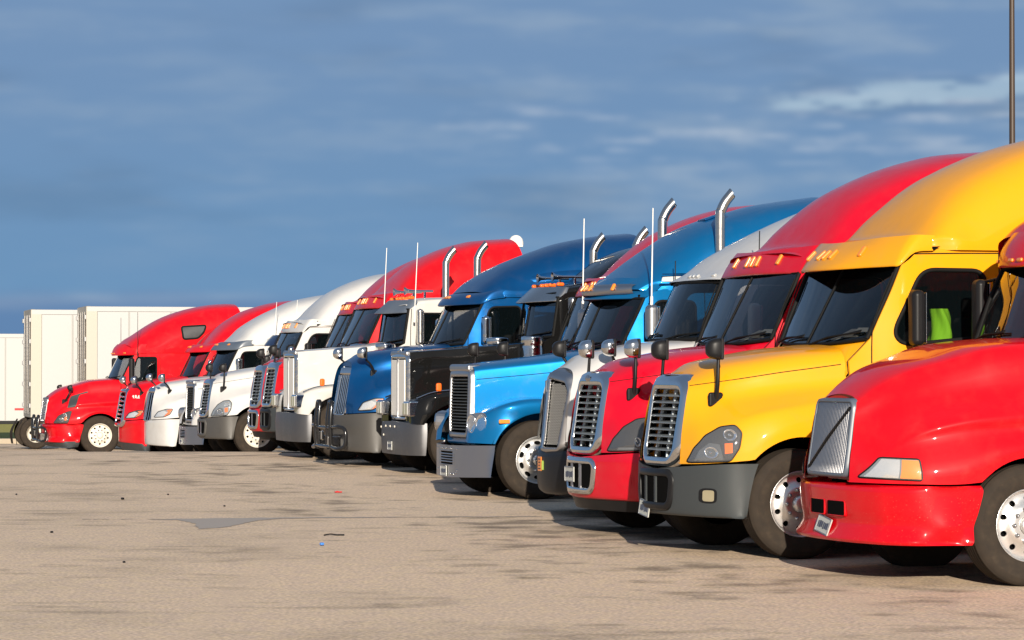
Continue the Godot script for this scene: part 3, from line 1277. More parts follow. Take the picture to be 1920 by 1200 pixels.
# mesh grille insert of fine strips, joined: too small to pick apart
func mesh_insert(gr: Node, key: String, outline: PackedVector2Array, nx: Callable, mat: Material, rows_n: int, cols_n: int) -> void:
	var o := part(gr, "mesh_insert", kept(key, func():
		var g := G.new()
		var lo := outline[0]
		var hi := outline[0]
		for p in outline:
			lo = lo.min(p)
			hi = hi.max(p)
		for k in rows_n:
			var y := lerpf(lo.y, hi.y, (k + 0.5) / rows_n)
			for j in cols_n:
				var z := lerpf(lo.x, hi.x, (j + 0.5 + 0.5 * (k % 2)) / cols_n)
				if not Geometry2D.is_point_in_polygon(Vector2(z, y), outline):
					continue
				var x: float = nx.call(z, y)
				var w := (hi.x - lo.x) / cols_n * 0.5
				var h := (hi.y - lo.y) / rows_n * 0.46
				g.grid([PackedVector3Array([Vector3(x + 0.012, y + h, z - w), Vector3(x - 0.004, y - h * 0.3, z - w), Vector3(x + 0.002, y - h, z - w)]), PackedVector3Array([Vector3(x + 0.012, y + h, z + w), Vector3(x - 0.004, y - h * 0.3, z + w), Vector3(x + 0.002, y - h, z + w)])], false, false, Vector3(x + 1, y, z))
		return g), mat)
	o.set_meta("kind", "stuff")

# bumper skin from a half plan; plan: Vector2(x, z) from the rear end to the centre; levels: [y, inset]
static func bumper_rows(plan: PackedVector2Array, levels: Array, nu := 40) -> Array:
	var net := []
	for l in levels:
		var row := []
		for k in plan.size():
			var p := plan[k]
			var d: Vector2
			d = (plan[mini(k + 1, plan.size() - 1)] - plan[maxi(k - 1, 0)]).normalized()
			var nn := Vector2(-d.y, d.x)
			if k == plan.size() - 1:
				nn = Vector2(-1, 0)
			if nn.x > 0.3:
				nn = -nn
			var q: Vector2 = p - nn * l[1]
			if k == 0:
				q = p + Vector2(l[2] if l.size() > 2 else 0.0, -l[1])
			row.append(Vector3(q.x, l[0] + (l[3] * (1.0 - p.y / plan[0].y) if l.size() > 3 else 0.0), maxf(q.y, 0.0) if k < plan.size() - 1 else 0.0))
		net.append(row)
	return skin(net, maxi(4, (levels.size() - 1) * 4), nu)

func add_bumper(t: Node3D, key: String, plan: PackedVector2Array, levels: Array, mat: Material) -> Node3D:
	var k := "bumper_" + key
	if not shapes.has(k):
		var rows := bumper_rows(plan, levels)
		shapes[k] = rows
		shapes[k + "_c"] = Caster.new(rows)
		var g := G.new()
		g.grid(rows, false, false, Vector3(0.4, 0.6, 0))
		# turned-in edges give the sheet its thickness
		for e in [0, rows.size() - 1]:
			var a: PackedVector3Array = rows[e]
			var b := PackedVector3Array()
			for p in a:
				b.append(Vector3(p.x + 0.05, p.y, p.z * 0.965))
			g.grid([a, b], false, false, Vector3(0, 0.6, 0))
		meshes[k] = g.mesh()
	return part(t, "bumper", meshes[k], mat)

func hood_mirror(t: Node3D, base: Vector3, head: Vector3, bend: Vector3, shell: Material, size := Vector3(0.13, 0.20, 0.17)) -> void:
	var m := sub(t, "hood_mirror")
	var r := 0.016
	var g := G.new()
	g.tube(curve3(PackedVector3Array([base, bend, head - Vector3(0, size.y * 0.4, 0)]), 8), r * 1.5, 8, r)
	part(m, "arm", g.mesh(), mats.plastic)
	var p := G.new()
	p.rbox(base, Vector3(0.15, 0.14, 0.05), 0.024, 2)
	part(m, "base_plate", p.mesh(), mats.plastic)
	var h := part(m, "mirror_shell", kept("mirror_shell%s" % size, func():
		var q := G.new()
		var rows := []
		for i in 9:
			var u := i / 8.0
			var f := sqrt(maxf(0.0, 1.0 - pow(1.0 - u, 2.4)))
			var row := PackedVector3Array()
			for k in 24:
				var a := TAU * k / 24
				var ca := signf(cos(a)) * pow(absf(cos(a)), 0.6)
				var sa := signf(sin(a)) * pow(absf(sin(a)), 0.6)
				row.append(Vector3(-size.x * (1.0 - u), sa * size.y * 0.5 * f, ca * size.z * 0.5 * f))
			rows.append(row)
		q.grid(rows, true, false)
		return q), shell)
	h.position = head
	var b := part(m, "mirror_bezel", kept("mirror_bezel%s" % size, func():
		var q := G.new()
		q.rbox(Vector3(0.012, 0, 0), Vector3(0.03, size.y * 1.02, size.z * 1.02), 0.012, 2)
		return q), mats.plastic)
	b.position = head
	var gl := part(m, "mirror_glass", kept("mirror_glass%s" % size, func():
		var q := G.new()
		q.rbox(Vector3(0.028, 0, 0), Vector3(0.006, size.y * 0.86, size.z * 0.86), 0.002)
		return q), mats.reflector)
	gl.position = head

func door_mirror(t: Node3D, at: Vector3, size: Vector3, shell: Material, foot: Vector3) -> void:
	for s in [1.0, -1.0]:
		var m := sub(t, "door_mirror")
		var f := Vector3(1, 1, s)
		var g := G.new()
		g.rbox(at * f, size, minf(size.x, size.z) * 0.42, 3)
		part(m, "mirror_shell", g.mesh(), shell)
		var q := G.new()
		q.rbox(at * f + Vector3(size.x * 0.5 + 0.002, 0, 0), Vector3(0.01, size.y * 0.9, size.z * 0.86), 0.003)
		part(m, "mirror_glass", q.mesh(), mats.reflector)
		var a := G.new()
		a.tube(curve3(PackedVector3Array([foot * f, (foot + Vector3(0, 0.0, 0.1)) * f, (at - Vector3(0, size.y * 0.48, 0.02)) * f]), 8), 0.028, 8)
		a.tube(PackedVector3Array([(at + Vector3(0.02, size.y * 0.46, -0.03)) * f, (at + Vector3(0.06, size.y * 0.5, -0.24)) * f]), 0.016, 8)
		part(m, "bracket", a.mesh(), mats.plastic)

func antenna(t: Node3D, at: Vector3, length: float, lean: float, mat: Material, r := 0.008) -> void:
	var g := G.new()
	g.tube(PackedVector3Array([at, at + Vector3(lean, length, 0)]), r, 6, r * 0.7)
	g.tube(PackedVector3Array([at - Vector3(0, 0.05, 0), at + Vector3(0, 0.07, 0)]), r * 1.8, 6)
	part(t, "antenna", g.mesh(), mat)

func stack(t: Node3D, x: float, z: float, y0: float, y1: float, r: float) -> void:
	for s in [1.0, -1.0]:
		part(t, "exhaust_stack", kept("stack%s%s%s%s%s" % [x, z, y0, y1, s], func():
			var g := G.new()
			var path := curve3(PackedVector3Array([Vector3(x, y0, z * s), Vector3(x, (y0 + y1) / 2, z * s), Vector3(x, y1 - 0.36, z * s), Vector3(x + 0.012, y1 - 0.25, z * s), Vector3(x + 0.07, y1 - 0.13, z * s), Vector3(x + 0.16, y1 - 0.02, z * s)]), 30)
			var rows := []
			var m := path.size()
			for i in m:
				var d := (path[mini(i + 1, m - 1)] - path[maxi(i - 1, 0)]).normalized()
				var a := Vector3.BACK
				var b := d.cross(a)
				var row := PackedVector3Array()
				for k in 16:
					var w := TAU * k / 16
					row.append(path[i] + (a * cos(w) + b * sin(w)) * r)
				rows.append(row)
			# slant cut: the top edge of the mouth ends before the lower one
			for k in 16:
				var w := TAU * k / 16
				rows[m - 1][k] += Vector3(0, 0, 0) + (path[m - 1] - path[m - 2]).normalized() * (-sin(w)) * r * 0.6
			g.grid(rows, true, false)
			return g), mats.steel)
		part(t, "stack_mouth", kept("mouth%s%s%s%s%s" % [x, z, y0, y1, s], func():
			var g := G.new()
			var c := Vector3(x + 0.125, y1 - 0.06, z * s)
			var d := Vector3(0.63, 0.77, 0)
			g.lathe(P2([r * 0.94, 0.05, r * 0.94, -0.08, 0.0, -0.1]), c, d, 16)
			return g), mats.dark)

func marker(t: Node3D, p: Vector3, size: Vector3, bs: Basis, mat: Material, called := "marker_light") -> void:
	var g := G.new()
	g.rbox(p, size, minf(size.x, minf(size.y, size.z)) * 0.48, 2, bs)
	part(t, called, g.mesh(), mat)

# point and frame on a grid of rows: u across (0 far side .. 1 near side), v along the rows
static func on_rows(rows: Array, u: float, v: float) -> Transform3D:
	var fi := clampf(v, 0, 1) * (rows.size() - 1)
	var i := mini(int(fi), rows.size() - 2)
	var m: int = rows[0].size()
	var fj := clampf(u, 0, 1) * (m - 1)
	var j := mini(int(fj), m - 2)
	var a: Vector3 = rows[i][j]
	var b: Vector3 = rows[i][j + 1]
	var c: Vector3 = rows[i + 1][j]
	var d: Vector3 = rows[i + 1][j + 1]
	var p := a.lerp(b, fj - j).lerp(c.lerp(d, fj - j), fi - i)
	var x := (b - a).normalized()
	var y := (c - a).normalized()
	var n := x.cross(y).normalized()
	y = n.cross(x).normalized()
	return Transform3D(Basis(x, y, n), p)

# ---------------------------------------------------------------- cab
# o: paint, hx (rear of hood), hood key, pillar [(x, y) ...] near edge of the windshield from base to header,
#    ze [z at base, z at header], c0, c1 (x, y) of the glass on the centre line, drip (y), xr (rear), win, roof (net)
func cab(t: Node3D, key: String, o: Dictionary) -> void:
	var pillar: PackedVector2Array = o.pillar
	var tum: float = o.get("tumble", 0.07)
	var wide: float = o.get("wide", 1.2)
	var zf := func(x: float, y: float) -> float:
		var z := wide - tum * maxf(0.0, y - 1.85)
		var f: float = clampf((o.get("xf", 1.15) - x) / 0.6, 0.0, 1.2)
		return z - o.get("pinch", 0.2) * f * f * smoothstep(1.25, 1.85, y)
	var side := Flat.new(zf)
	shapes["cab_" + key] = side
	var out := PackedVector2Array([Vector2(o.hx + 0.012, o.get("floor", 0.55)), Vector2(o.hx + 0.012, o.get("sill", 1.86))])
	for p in curve2(pillar, 10):
		out.append(p)
	out.append_array(o.eave)
	out.append(Vector2(o.xr, o.get("floor", 0.55)))
	var win: PackedVector2Array = soft(o.win, o.get("win_r", 0.1), 6)
	part(t, "cab_side", kept(key + "_side_n", func():
		var g := G.new()
		g.panel(out, [win], 0.09, func(x, y): return Vector3(x, y, zf.call(x, y)), Vector3.BACK, 0.03)
		return g), o.paint)
	part(t, "cab_side", kept(key + "_side_f", func():
		var g := G.new()
		g.panel(out, [win], 0.09, func(x, y): return Vector3(x, y, zf.call(x, y)), Vector3.BACK, 0.03)
		return g.flip_z()), o.paint)
	for s in [1.0, -1.0]:
		part(t, "interior_trim", kept("%s_trim_in%s" % [key, s], func():
			var g := G.new()
			g.panel(out, [win], 0.14, func(x, y): return Vector3(x, y, zf.call(x, y) - 0.05), Vector3.BACK)
			return g if s > 0 else g.flip_z()), mats.seat)
	for s in [1.0, -1.0]:
		var w := sub(t, "side_window")
		part(w, "pane", kept("%s_pane%s" % [key, s], func():
			var g := patch(side, grown(win, -0.004), -0.016, 0.0, 0.15)
			return g if s > 0 else g.flip_z()), mats.glass)
		part(w, "gasket", kept("%s_gasket%s" % [key, s], func():
			var g := outline_tube(side, win, o.get("gasket", 0.014), 0.0, 8)
			return g if s > 0 else g.flip_z()), o.get("gasket_mat", mats.gasket))
	if o.has("berth"):
		var bw: PackedVector2Array = soft(o.berth, 0.07, 5)
		for s in [1.0, -1.0]:
			var w := sub(t, "sleeper_window")
			var rc = o.get("berth_on", side)
			part(w, "pane", kept("%s_bpane%s" % [key, s], func():
				var g := patch(rc, bw, 0.006, 0.0, 0.12)
				return g if s > 0 else g.flip_z()), mats.dark_glass)
			part(w, "gasket", kept("%s_bgasket%s" % [key, s], func():
				var g := outline_tube(rc, bw, 0.022, 0.006, 8)
				return g if s > 0 else g.flip_z()), mats.gasket)
	for q in o.get("seams", []):
		seam(t, "door_gap", key, side, q, 0.007, -0.002)
	# windshield
	var rows := []
	var n := 12
	var pc := curve2(pillar, n)
	for i in n + 1:
		var v := float(i) / n
		var row := PackedVector3Array()
		var ze: float = zf.call(pc[i].x, pc[i].y) - 0.035
		var mid: Vector2 = o.c0.lerp(o.c1, v)
		for j in 25:
			var u := (j - 12) / 12.0
			var w := pow(absf(u), o.get("bow", 2.2))
			row.append(Vector3(lerpf(mid.x, pc[i].x - 0.012, w), lerpf(mid.y, pc[i].y, w), u * ze))
		rows.append(row)
	shapes["glass_" + key] = rows
	part(t, "windshield", kept(key + "_glass", func():
		var g := G.new()
		g.grid(rows, false, false, Vector3(2.0, 1.8, 0))
		return g), mats.screen)
	part(t, "windshield_trim", kept(key + "_trim", func():
		var g := G.new()
		var path := PackedVector3Array()
		for r in rows:
			path.append(r[24])
		for k in 2:
			var q := PackedVector3Array()
			for p in path:
				q.append(p * Vector3(1, 1, 1.0 if k == 0 else -1.0) + Vector3(-0.002, 0, 0))
			g.tube(q, o.get("trim", 0.024), 8)
		for r in [rows[0], rows[n]]:
			g.tube(r, o.get("trim", 0.024) * 0.8, 6)
		if o.get("split", true):
			var q := PackedVector3Array()
			for r in rows:
				q.append(r[12] + Vector3(-0.004, 0, 0))
			g.tube(q, 0.012, 6)
		return g), mats.gasket)
	part(t, "wiper", kept(key + "_wiper", func():
		var g := G.new()
		for e in [[14, 23], [2, 11]]:
			var a: Vector3 = rows[0][e[0]]
			var b: Vector3 = rows[1][e[1]]
			g.tube(PackedVector3Array([a + Vector3(-0.05, 0.0, 0), a.lerp(b, 0.4) + Vector3(-0.06, 0.03, 0), b + Vector3(-0.03, 0.02, 0)]), 0.010, 6)
			g.tube(PackedVector3Array([a.lerp(b, 0.15) + Vector3(-0.03, 0.02, 0), b + Vector3(-0.02, 0.035, 0)]), 0.007, 6)
		return g), mats.gasket)
	# cowl between hood and glass
	var hr: Array = shapes["hood_" + o.hood]
	var last: PackedVector3Array = hr[hr.size() - 1]
	part(t, "cowl", kept(key + "_cowl", func():
		var g := G.new()
		var a := PackedVector3Array()
		var b := PackedVector3Array()
		var m := last.size()
		for j in 25:
			var u := j / 24.0
			var f := lerpf(0.30, 0.70, u) * (m - 1)
			var i := int(f)
			var p: Vector3 = last[i].lerp(last[mini(i + 1, m - 1)], f - i)
			a.append(p + Vector3(-0.01, -0.012, 0))
			b.append(rows[0][24 - j] + Vector3(0.02, -0.01, 0))
		g.grid([a, b], false, false, Vector3(o.hx + 0.2, 0.5, 0))
		return g), o.get("cowl_mat", o.paint))
	# roof
	var rn := skin(o.roof, o.get("roof_u", 40), 48)
	shapes["roof_" + key] = rn
	if not meshes.has(key + "_roof"):
		var g := G.new()
		g.grid(rn, false, false, Vector3(2.5, 1.5, 0))
		g.fan(rn[rn.size() - 1], Vector3.RIGHT)
		meshes[key + "_roof"] = g.mesh()
	part(t, "roof_fairing", meshes[key + "_roof"], o.get("roof_paint", o.paint))
	# back wall, floor, inside
	part(t, "cab_shell", kept(key + "_shell", func():
		var g := G.new()
		g.rbox(Vector3(o.xr - 0.02, 1.75, 0), Vector3(0.04, 2.4, 2 * wide - 0.12), 0.01)
		g.rbox(Vector3((o.hx + o.xr) / 2 + 0.1, 0.95, 0), Vector3(o.xr - o.hx - 0.3, 0.06, 2 * wide - 0.08), 0.01)
		g.rbox(Vector3(o.hx + 0.1, 1.3, 0), Vector3(0.05, 1.1, 2 * wide - 0.5), 0.01)
		var hy: float = pillar[pillar.size() - 1].y
		g.rbox(Vector3((o.c1.x + o.xr) / 2 + 0.06, hy + 0.03, 0), Vector3(o.xr - o.c1.x - 0.18, 0.05, 2 * wide - 0.40), 0.01)
		return g), mats.dark)
	part(t, "curtain", kept(key + "_curtain", func():
		var g := G.new()
		var rows2 := []
		for i in 2:
			var row := PackedVector3Array()
			for j in 41:
				row.append(Vector3(o.get("curtain_x", 2.15) + 0.02 * sin(j * 1.9), 1.0 + i * 1.75, -1.05 + j * 0.0525))
			rows2.append(row)
		g.grid(rows2, false, false, Vector3(4, 2, 0))
		return g), o.get("curtain_mat", mats.seat))
	part(t, "dashboard", kept(key + "_dash", func():
		var g := G.new()
		g.rbox(Vector3(o.c0.x + 0.36, o.c0.y - 0.12, 0), Vector3(0.4, 0.2, 1.75), 0.06, 2)
		g.rbox(Vector3(o.c0.x + 0.5, o.c0.y - 0.02, 0.5), Vector3(0.2, 0.12, 0.55), 0.04, 2)
		return g), mats.plastic)
	for s in [1.0, -1.0]:
		part(t, "seat", kept("%s_seat%s" % [key, s], func():
			var g := G.new()
			var x: float = o.c0.x + 1.12
			g.rbox(Vector3(x, 1.5, 0.55 * s), Vector3(0.5, 0.16, 0.5), 0.06, 2)
			g.rbox(Vector3(x + 0.27, 1.9, 0.55 * s), Vector3(0.14, 0.72, 0.48), 0.06, 2, Basis(Vector3.BACK, -0.18))
			g.rbox(Vector3(x + 0.36, 2.36, 0.55 * s), Vector3(0.1, 0.2, 0.28), 0.05, 2, Basis(Vector3.BACK, -0.18))
			return g), mats.seat)
	part(t, "steering_wheel", kept(key + "_steer", func():
		var g := G.new()
		var c := Vector3(o.c0.x + 0.68, o.c0.y + 0.0, 0.55)
		var bs := Basis(Vector3.BACK, -0.75)
		var path := PackedVector3Array()
		for k in 25:
			var a := TAU * k / 24
			path.append(c + bs * Vector3(cos(a) * 0.22, 0, sin(a) * 0.22))
		g.tube(path, 0.016, 6)
		g.tube(PackedVector3Array([c + bs * Vector3(-0.21, 0, 0), c + bs * Vector3(0.21, 0, 0)]), 0.012, 6)
		g.tube(PackedVector3Array([c, c + bs * Vector3(0, -0.3, 0)]), 0.03, 6)
		return g), mats.plastic)

# roof net helper: crown (x, y) along the centre, drip height, shoulder drop, widths
static func roof_net(crown: PackedVector2Array, yd: float, wide: float, drop: float, _flat: float, back := 0.0) -> Array:
	var net := []
	for p in crown:
		var ys := maxf(p.y - drop, maxf(yd + 0.012, minf(yd + 0.14, p.y - 0.05)))
		var d := p.y - ys
		var wd := wide - 0.15 * (1.0 - smoothstep(0.0, 0.42, p.y - yd))
		net.append([Vector3(p.x + back, yd, wd), Vector3(p.x + back, lerpf(yd, ys, 0.5), wd - 0.004), Vector3(p.x + back * 0.8, ys, wd - 0.03), Vector3(p.x + back * 0.4, p.y - 0.46 * d, wd - 0.18), Vector3(p.x + back * 0.1, p.y - 0.13 * d, wd * 0.58), Vector3(p.x, p.y, 0)])
	return net

# peak over the windshield: half lines from near end to centre
func visor(t: Node3D, key: String, bottom: PackedVector3Array, top: PackedVector3Array, bulge: float, mat: Material, called := "visor") -> Array:
	var k := "visor_" + key
	if not shapes.has(k):
		var rows := []
		var full := func(h: PackedVector3Array) -> PackedVector3Array:
			var c := h.duplicate()
			for j in range(h.size() - 2, -1, -1):
				c.append(h[j] * Vector3(1, 1, -1))
			return curve3(c, 48)
		var b: PackedVector3Array = full.call(bottom)
		var tp: PackedVector3Array = full.call(top)
		for i in 7:
			var v := i / 6.0
			var row := PackedVector3Array()
			for j in b.size():
				row.append(b[j].lerp(tp[j], v) + Vector3(-1, 0.6, 0) * bulge * sin(v * PI))
			rows.append(row)
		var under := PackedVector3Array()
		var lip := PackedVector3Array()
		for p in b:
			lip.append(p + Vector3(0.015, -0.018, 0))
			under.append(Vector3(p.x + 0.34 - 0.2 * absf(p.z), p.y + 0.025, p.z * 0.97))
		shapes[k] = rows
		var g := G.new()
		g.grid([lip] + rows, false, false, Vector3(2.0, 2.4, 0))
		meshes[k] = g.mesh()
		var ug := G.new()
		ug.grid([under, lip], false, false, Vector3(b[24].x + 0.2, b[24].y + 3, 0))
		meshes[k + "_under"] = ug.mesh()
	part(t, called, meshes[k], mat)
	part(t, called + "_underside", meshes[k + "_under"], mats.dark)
	return shapes[k]

func lights_on(t: Node3D, rows: Array, us: Array, v: float, size: Vector3, mat: Material) -> void:
	for u in us:
		var f := on_rows(rows, u, v)
		marker(t, f.origin, size, f.basis, mat)

func lettering(parent: Node, text: String, at: Vector3, size: float, bs: Basis, mat: Material, called := "lettering") -> MeshInstance3D:
	var m := TextMesh.new()
	m.text = text
	var f := SystemFont.new()
	f.font_names = PackedStringArray(["Droid Sans"])
	f.font_weight = 700
	m.font = f
	m.font_size = 64
	m.pixel_size = size / 64.0
	m.depth = 0.002
	var o := part(parent, called, m, mat)
	o.transform = Transform3D(bs, at)
	return o

func licence_plate(t: Node3D, at: Vector3, size: Vector2, tilt: Basis) -> void:
	var pl := sub(t, "licence_plate")
	pl.transform = Transform3D(tilt, at)
	var g := G.new()
	g.rbox(Vector3.ZERO, Vector3(0.012, size.y, size.x), 0.005)
	part(pl, "plate", g.mesh(), mats.plate)
	var e := G.new()
	for s in [1.0, -1.0]:
		e.rbox(Vector3(-0.008, 0, s * (size.x / 2 - 0.006)), Vector3(0.008, size.y, 0.010), 0.003)
		e.rbox(Vector3(-0.008, s * (size.y / 2 - 0.006), 0), Vector3(0.008, 0.010, size.x - 0.024), 0.003)
	part(pl, "plate_frame", e.mesh(), mats.worn_alloy)
	# worn characters, too blurred in the photograph to read
	for k in 6:
		var c := G.new()
		var w := size.x * (0.075 + 0.02 * ((k * 5) % 3))
		c.rbox(Vector3(-0.008, size.y * (0.02 * ((k * 7) % 3) - 0.03), (k - 2.5) * size.x * 0.135), Vector3(0.004, size.y * (0.34 + 0.06 * ((k * 3) % 2)), w), 0.001)
		part(pl, "plate_character", c.mesh(), mats.blue_ink)

# ---------------------------------------------------------------- truck models
static func net_of(rows: Array, ky := 1.0) -> Array:
	var o := []
	for r in rows:
		var q := P3(r)
		for k in q.size():
			q[k].y *= ky
		o.append(q)
	return o

const NET_A := [   # long sloped hood, grille set between the fenders
	[-0.96, 0.87, 0.54, -0.955, 1.0, 0.54, -0.94, 1.15, 0.53, -0.92, 1.3, 0.53, -0.885, 1.48, 0.51, -0.85, 1.60, 0.47, -0.82, 1.675, 0.32, -0.815, 1.70, 0.0],
	[-0.86, 0.88, 0.84, -0.85, 1.0, 0.83, -0.82, 1.17, 0.80, -0.78, 1.3, 0.73, -0.73, 1.48, 0.63, -0.69, 1.64, 0.575, -0.69, 1.73, 0.38, -0.69, 1.765, 0.0],
	[-0.66, 0.90, 1.07, -0.65, 1.03, 1.06, -0.62, 1.22, 1.02, -0.57, 1.34, 0.93, -0.53, 1.50, 0.75, -0.5, 1.695, 0.69, -0.53, 1.80, 0.50, -0.56, 1.828, 0.0],
	[-0.3, 0.93, 1.19, -0.3, 1.1, 1.185, -0.29, 1.34, 1.13, -0.27, 1.42, 1.02, -0.26, 1.55, 0.84, -0.25, 1.755, 0.78, -0.25, 1.858, 0.58, -0.25, 1.888, 0.0],
	[0.1, 0.93, 1.215, 0.1, 1.18, 1.205, 0.1, 1.40, 1.15, 0.1, 1.48, 1.05, 0.1, 1.6, 0.90, 0.1, 1.815, 0.85, 0.1, 1.917, 0.64, 0.1, 1.948, 0.0],
	[0.54, 0.93, 1.205, 0.54, 1.2, 1.195, 0.54, 1.45, 1.15, 0.54, 1.54, 1.06, 0.54, 1.65, 0.965, 0.54, 1.865, 0.915, 0.54, 1.965, 0.69, 0.54, 1.992, 0.0]]
const NET_V := [   # short nose with a wide chin and bulged fenders
	[-1.33, 0.86, 0.48, -1.325, 0.98, 0.48, -1.31, 1.1, 0.47, -1.29, 1.2, 0.46, -1.26, 1.4, 0.44, -1.23, 1.51, 0.41, -1.20, 1.575, 0.28, -1.19, 1.60, 0.0],
	[-1.2, 0.86, 0.82, -1.19, 0.97, 0.82, -1.17, 1.08, 0.80, -1.13, 1.19, 0.755, -1.08, 1.42, 0.55, -1.05, 1.60, 0.505, -1.04, 1.69, 0.39, -1.05, 1.715, 0.0],
	[-0.98, 0.86, 1.06, -0.97, 0.98, 1.06, -0.94, 1.19, 0.985, -0.9, 1.315, 0.985, -0.85, 1.5, 0.745, -0.82, 1.715, 0.625, -0.82, 1.81, 0.49, -0.84, 1.838, 0.0],
	[-0.62, 0.86, 1.18, -0.62, 1.02, 1.18, -0.6, 1.27, 1.09, -0.56, 1.395, 1.10, -0.5, 1.57, 0.86, -0.5, 1.81, 0.755, -0.5, 1.912, 0.60, -0.5, 1.94, 0.0],
	[-0.2, 0.9, 1.22, -0.2, 1.15, 1.22, -0.2, 1.30, 1.135, -0.2, 1.43, 1.15, -0.2, 1.62, 0.95, -0.2, 1.90, 0.855, -0.2, 2.005, 0.68, -0.2, 2.032, 0.0],
	[0.2, 0.9, 1.22, 0.2, 1.15, 1.22, 0.2, 1.32, 1.15, 0.2, 1.455, 1.165, 0.2, 1.66, 1.0, 0.2, 1.945, 0.915, 0.2, 2.052, 0.73, 0.2, 2.077, 0.0],
	[0.56, 0.9, 1.20, 0.56, 1.15, 1.20, 0.56, 1.33, 1.15, 0.56, 1.465, 1.165, 0.56, 1.68, 1.03, 0.56, 1.955, 0.95, 0.56, 2.062, 0.77, 0.56, 2.087, 0.0]]

static func moved(net: Array, f: Callable) -> Array:
	var o := []
	for r in net:
		var q: PackedVector3Array = r.duplicate()
		for k in q.size():
			q[k] = f.call(q[k])
		o.append(q)
	return o

static func bent(p: PackedVector2Array, dx: float, dy: float) -> PackedVector2Array:
	var o := PackedVector2Array()
	for q in p:
		o.append(q + Vector2(dx, dy))
	return o

static func u_at(rows: Array, v: float, z: float) -> float:
	var best := 0.0
	var err := 1e9
	for k in 201:
		var u := k / 200.0
		var e := absf(on_rows(rows, u, v).origin.z - z)
		if e < err:
			err = e
			best = u
	return best

func lights_at(t: Node3D, rows: Array, zs: Array, v: float, size: Vector3, mat: Material, lift := 0.006) -> void:
	for z in zs:
		var f := on_rows(rows, u_at(rows, v, z), v)
		var n := f.basis.z
		if n.x > 0.0:
			n = -n
		marker(t, f.origin + n * lift, size, f.basis, mat)

const CHROME_FRAME := [[0.0, -0.05], [-0.002, 0.01], [0.012, 0.032], [0.045, 0.036], [0.078, 0.018], [0.096, -0.03], [0.102, -0.10], [0.07, -0.10]]
const THIN_FRAME := [[0.0, -0.05], [0.0, 0.008], [0.012, 0.016], [0.03, 0.012], [0.04, -0.03], [0.03, -0.06]]
const BOX_FRAME := [[0.0, -0.05], [0.0, 0.012], [0.015, 0.024], [0.05, 0.022], [0.075, 0.004], [0.088, -0.05], [0.09, -0.17], [0.06, -0.17]]

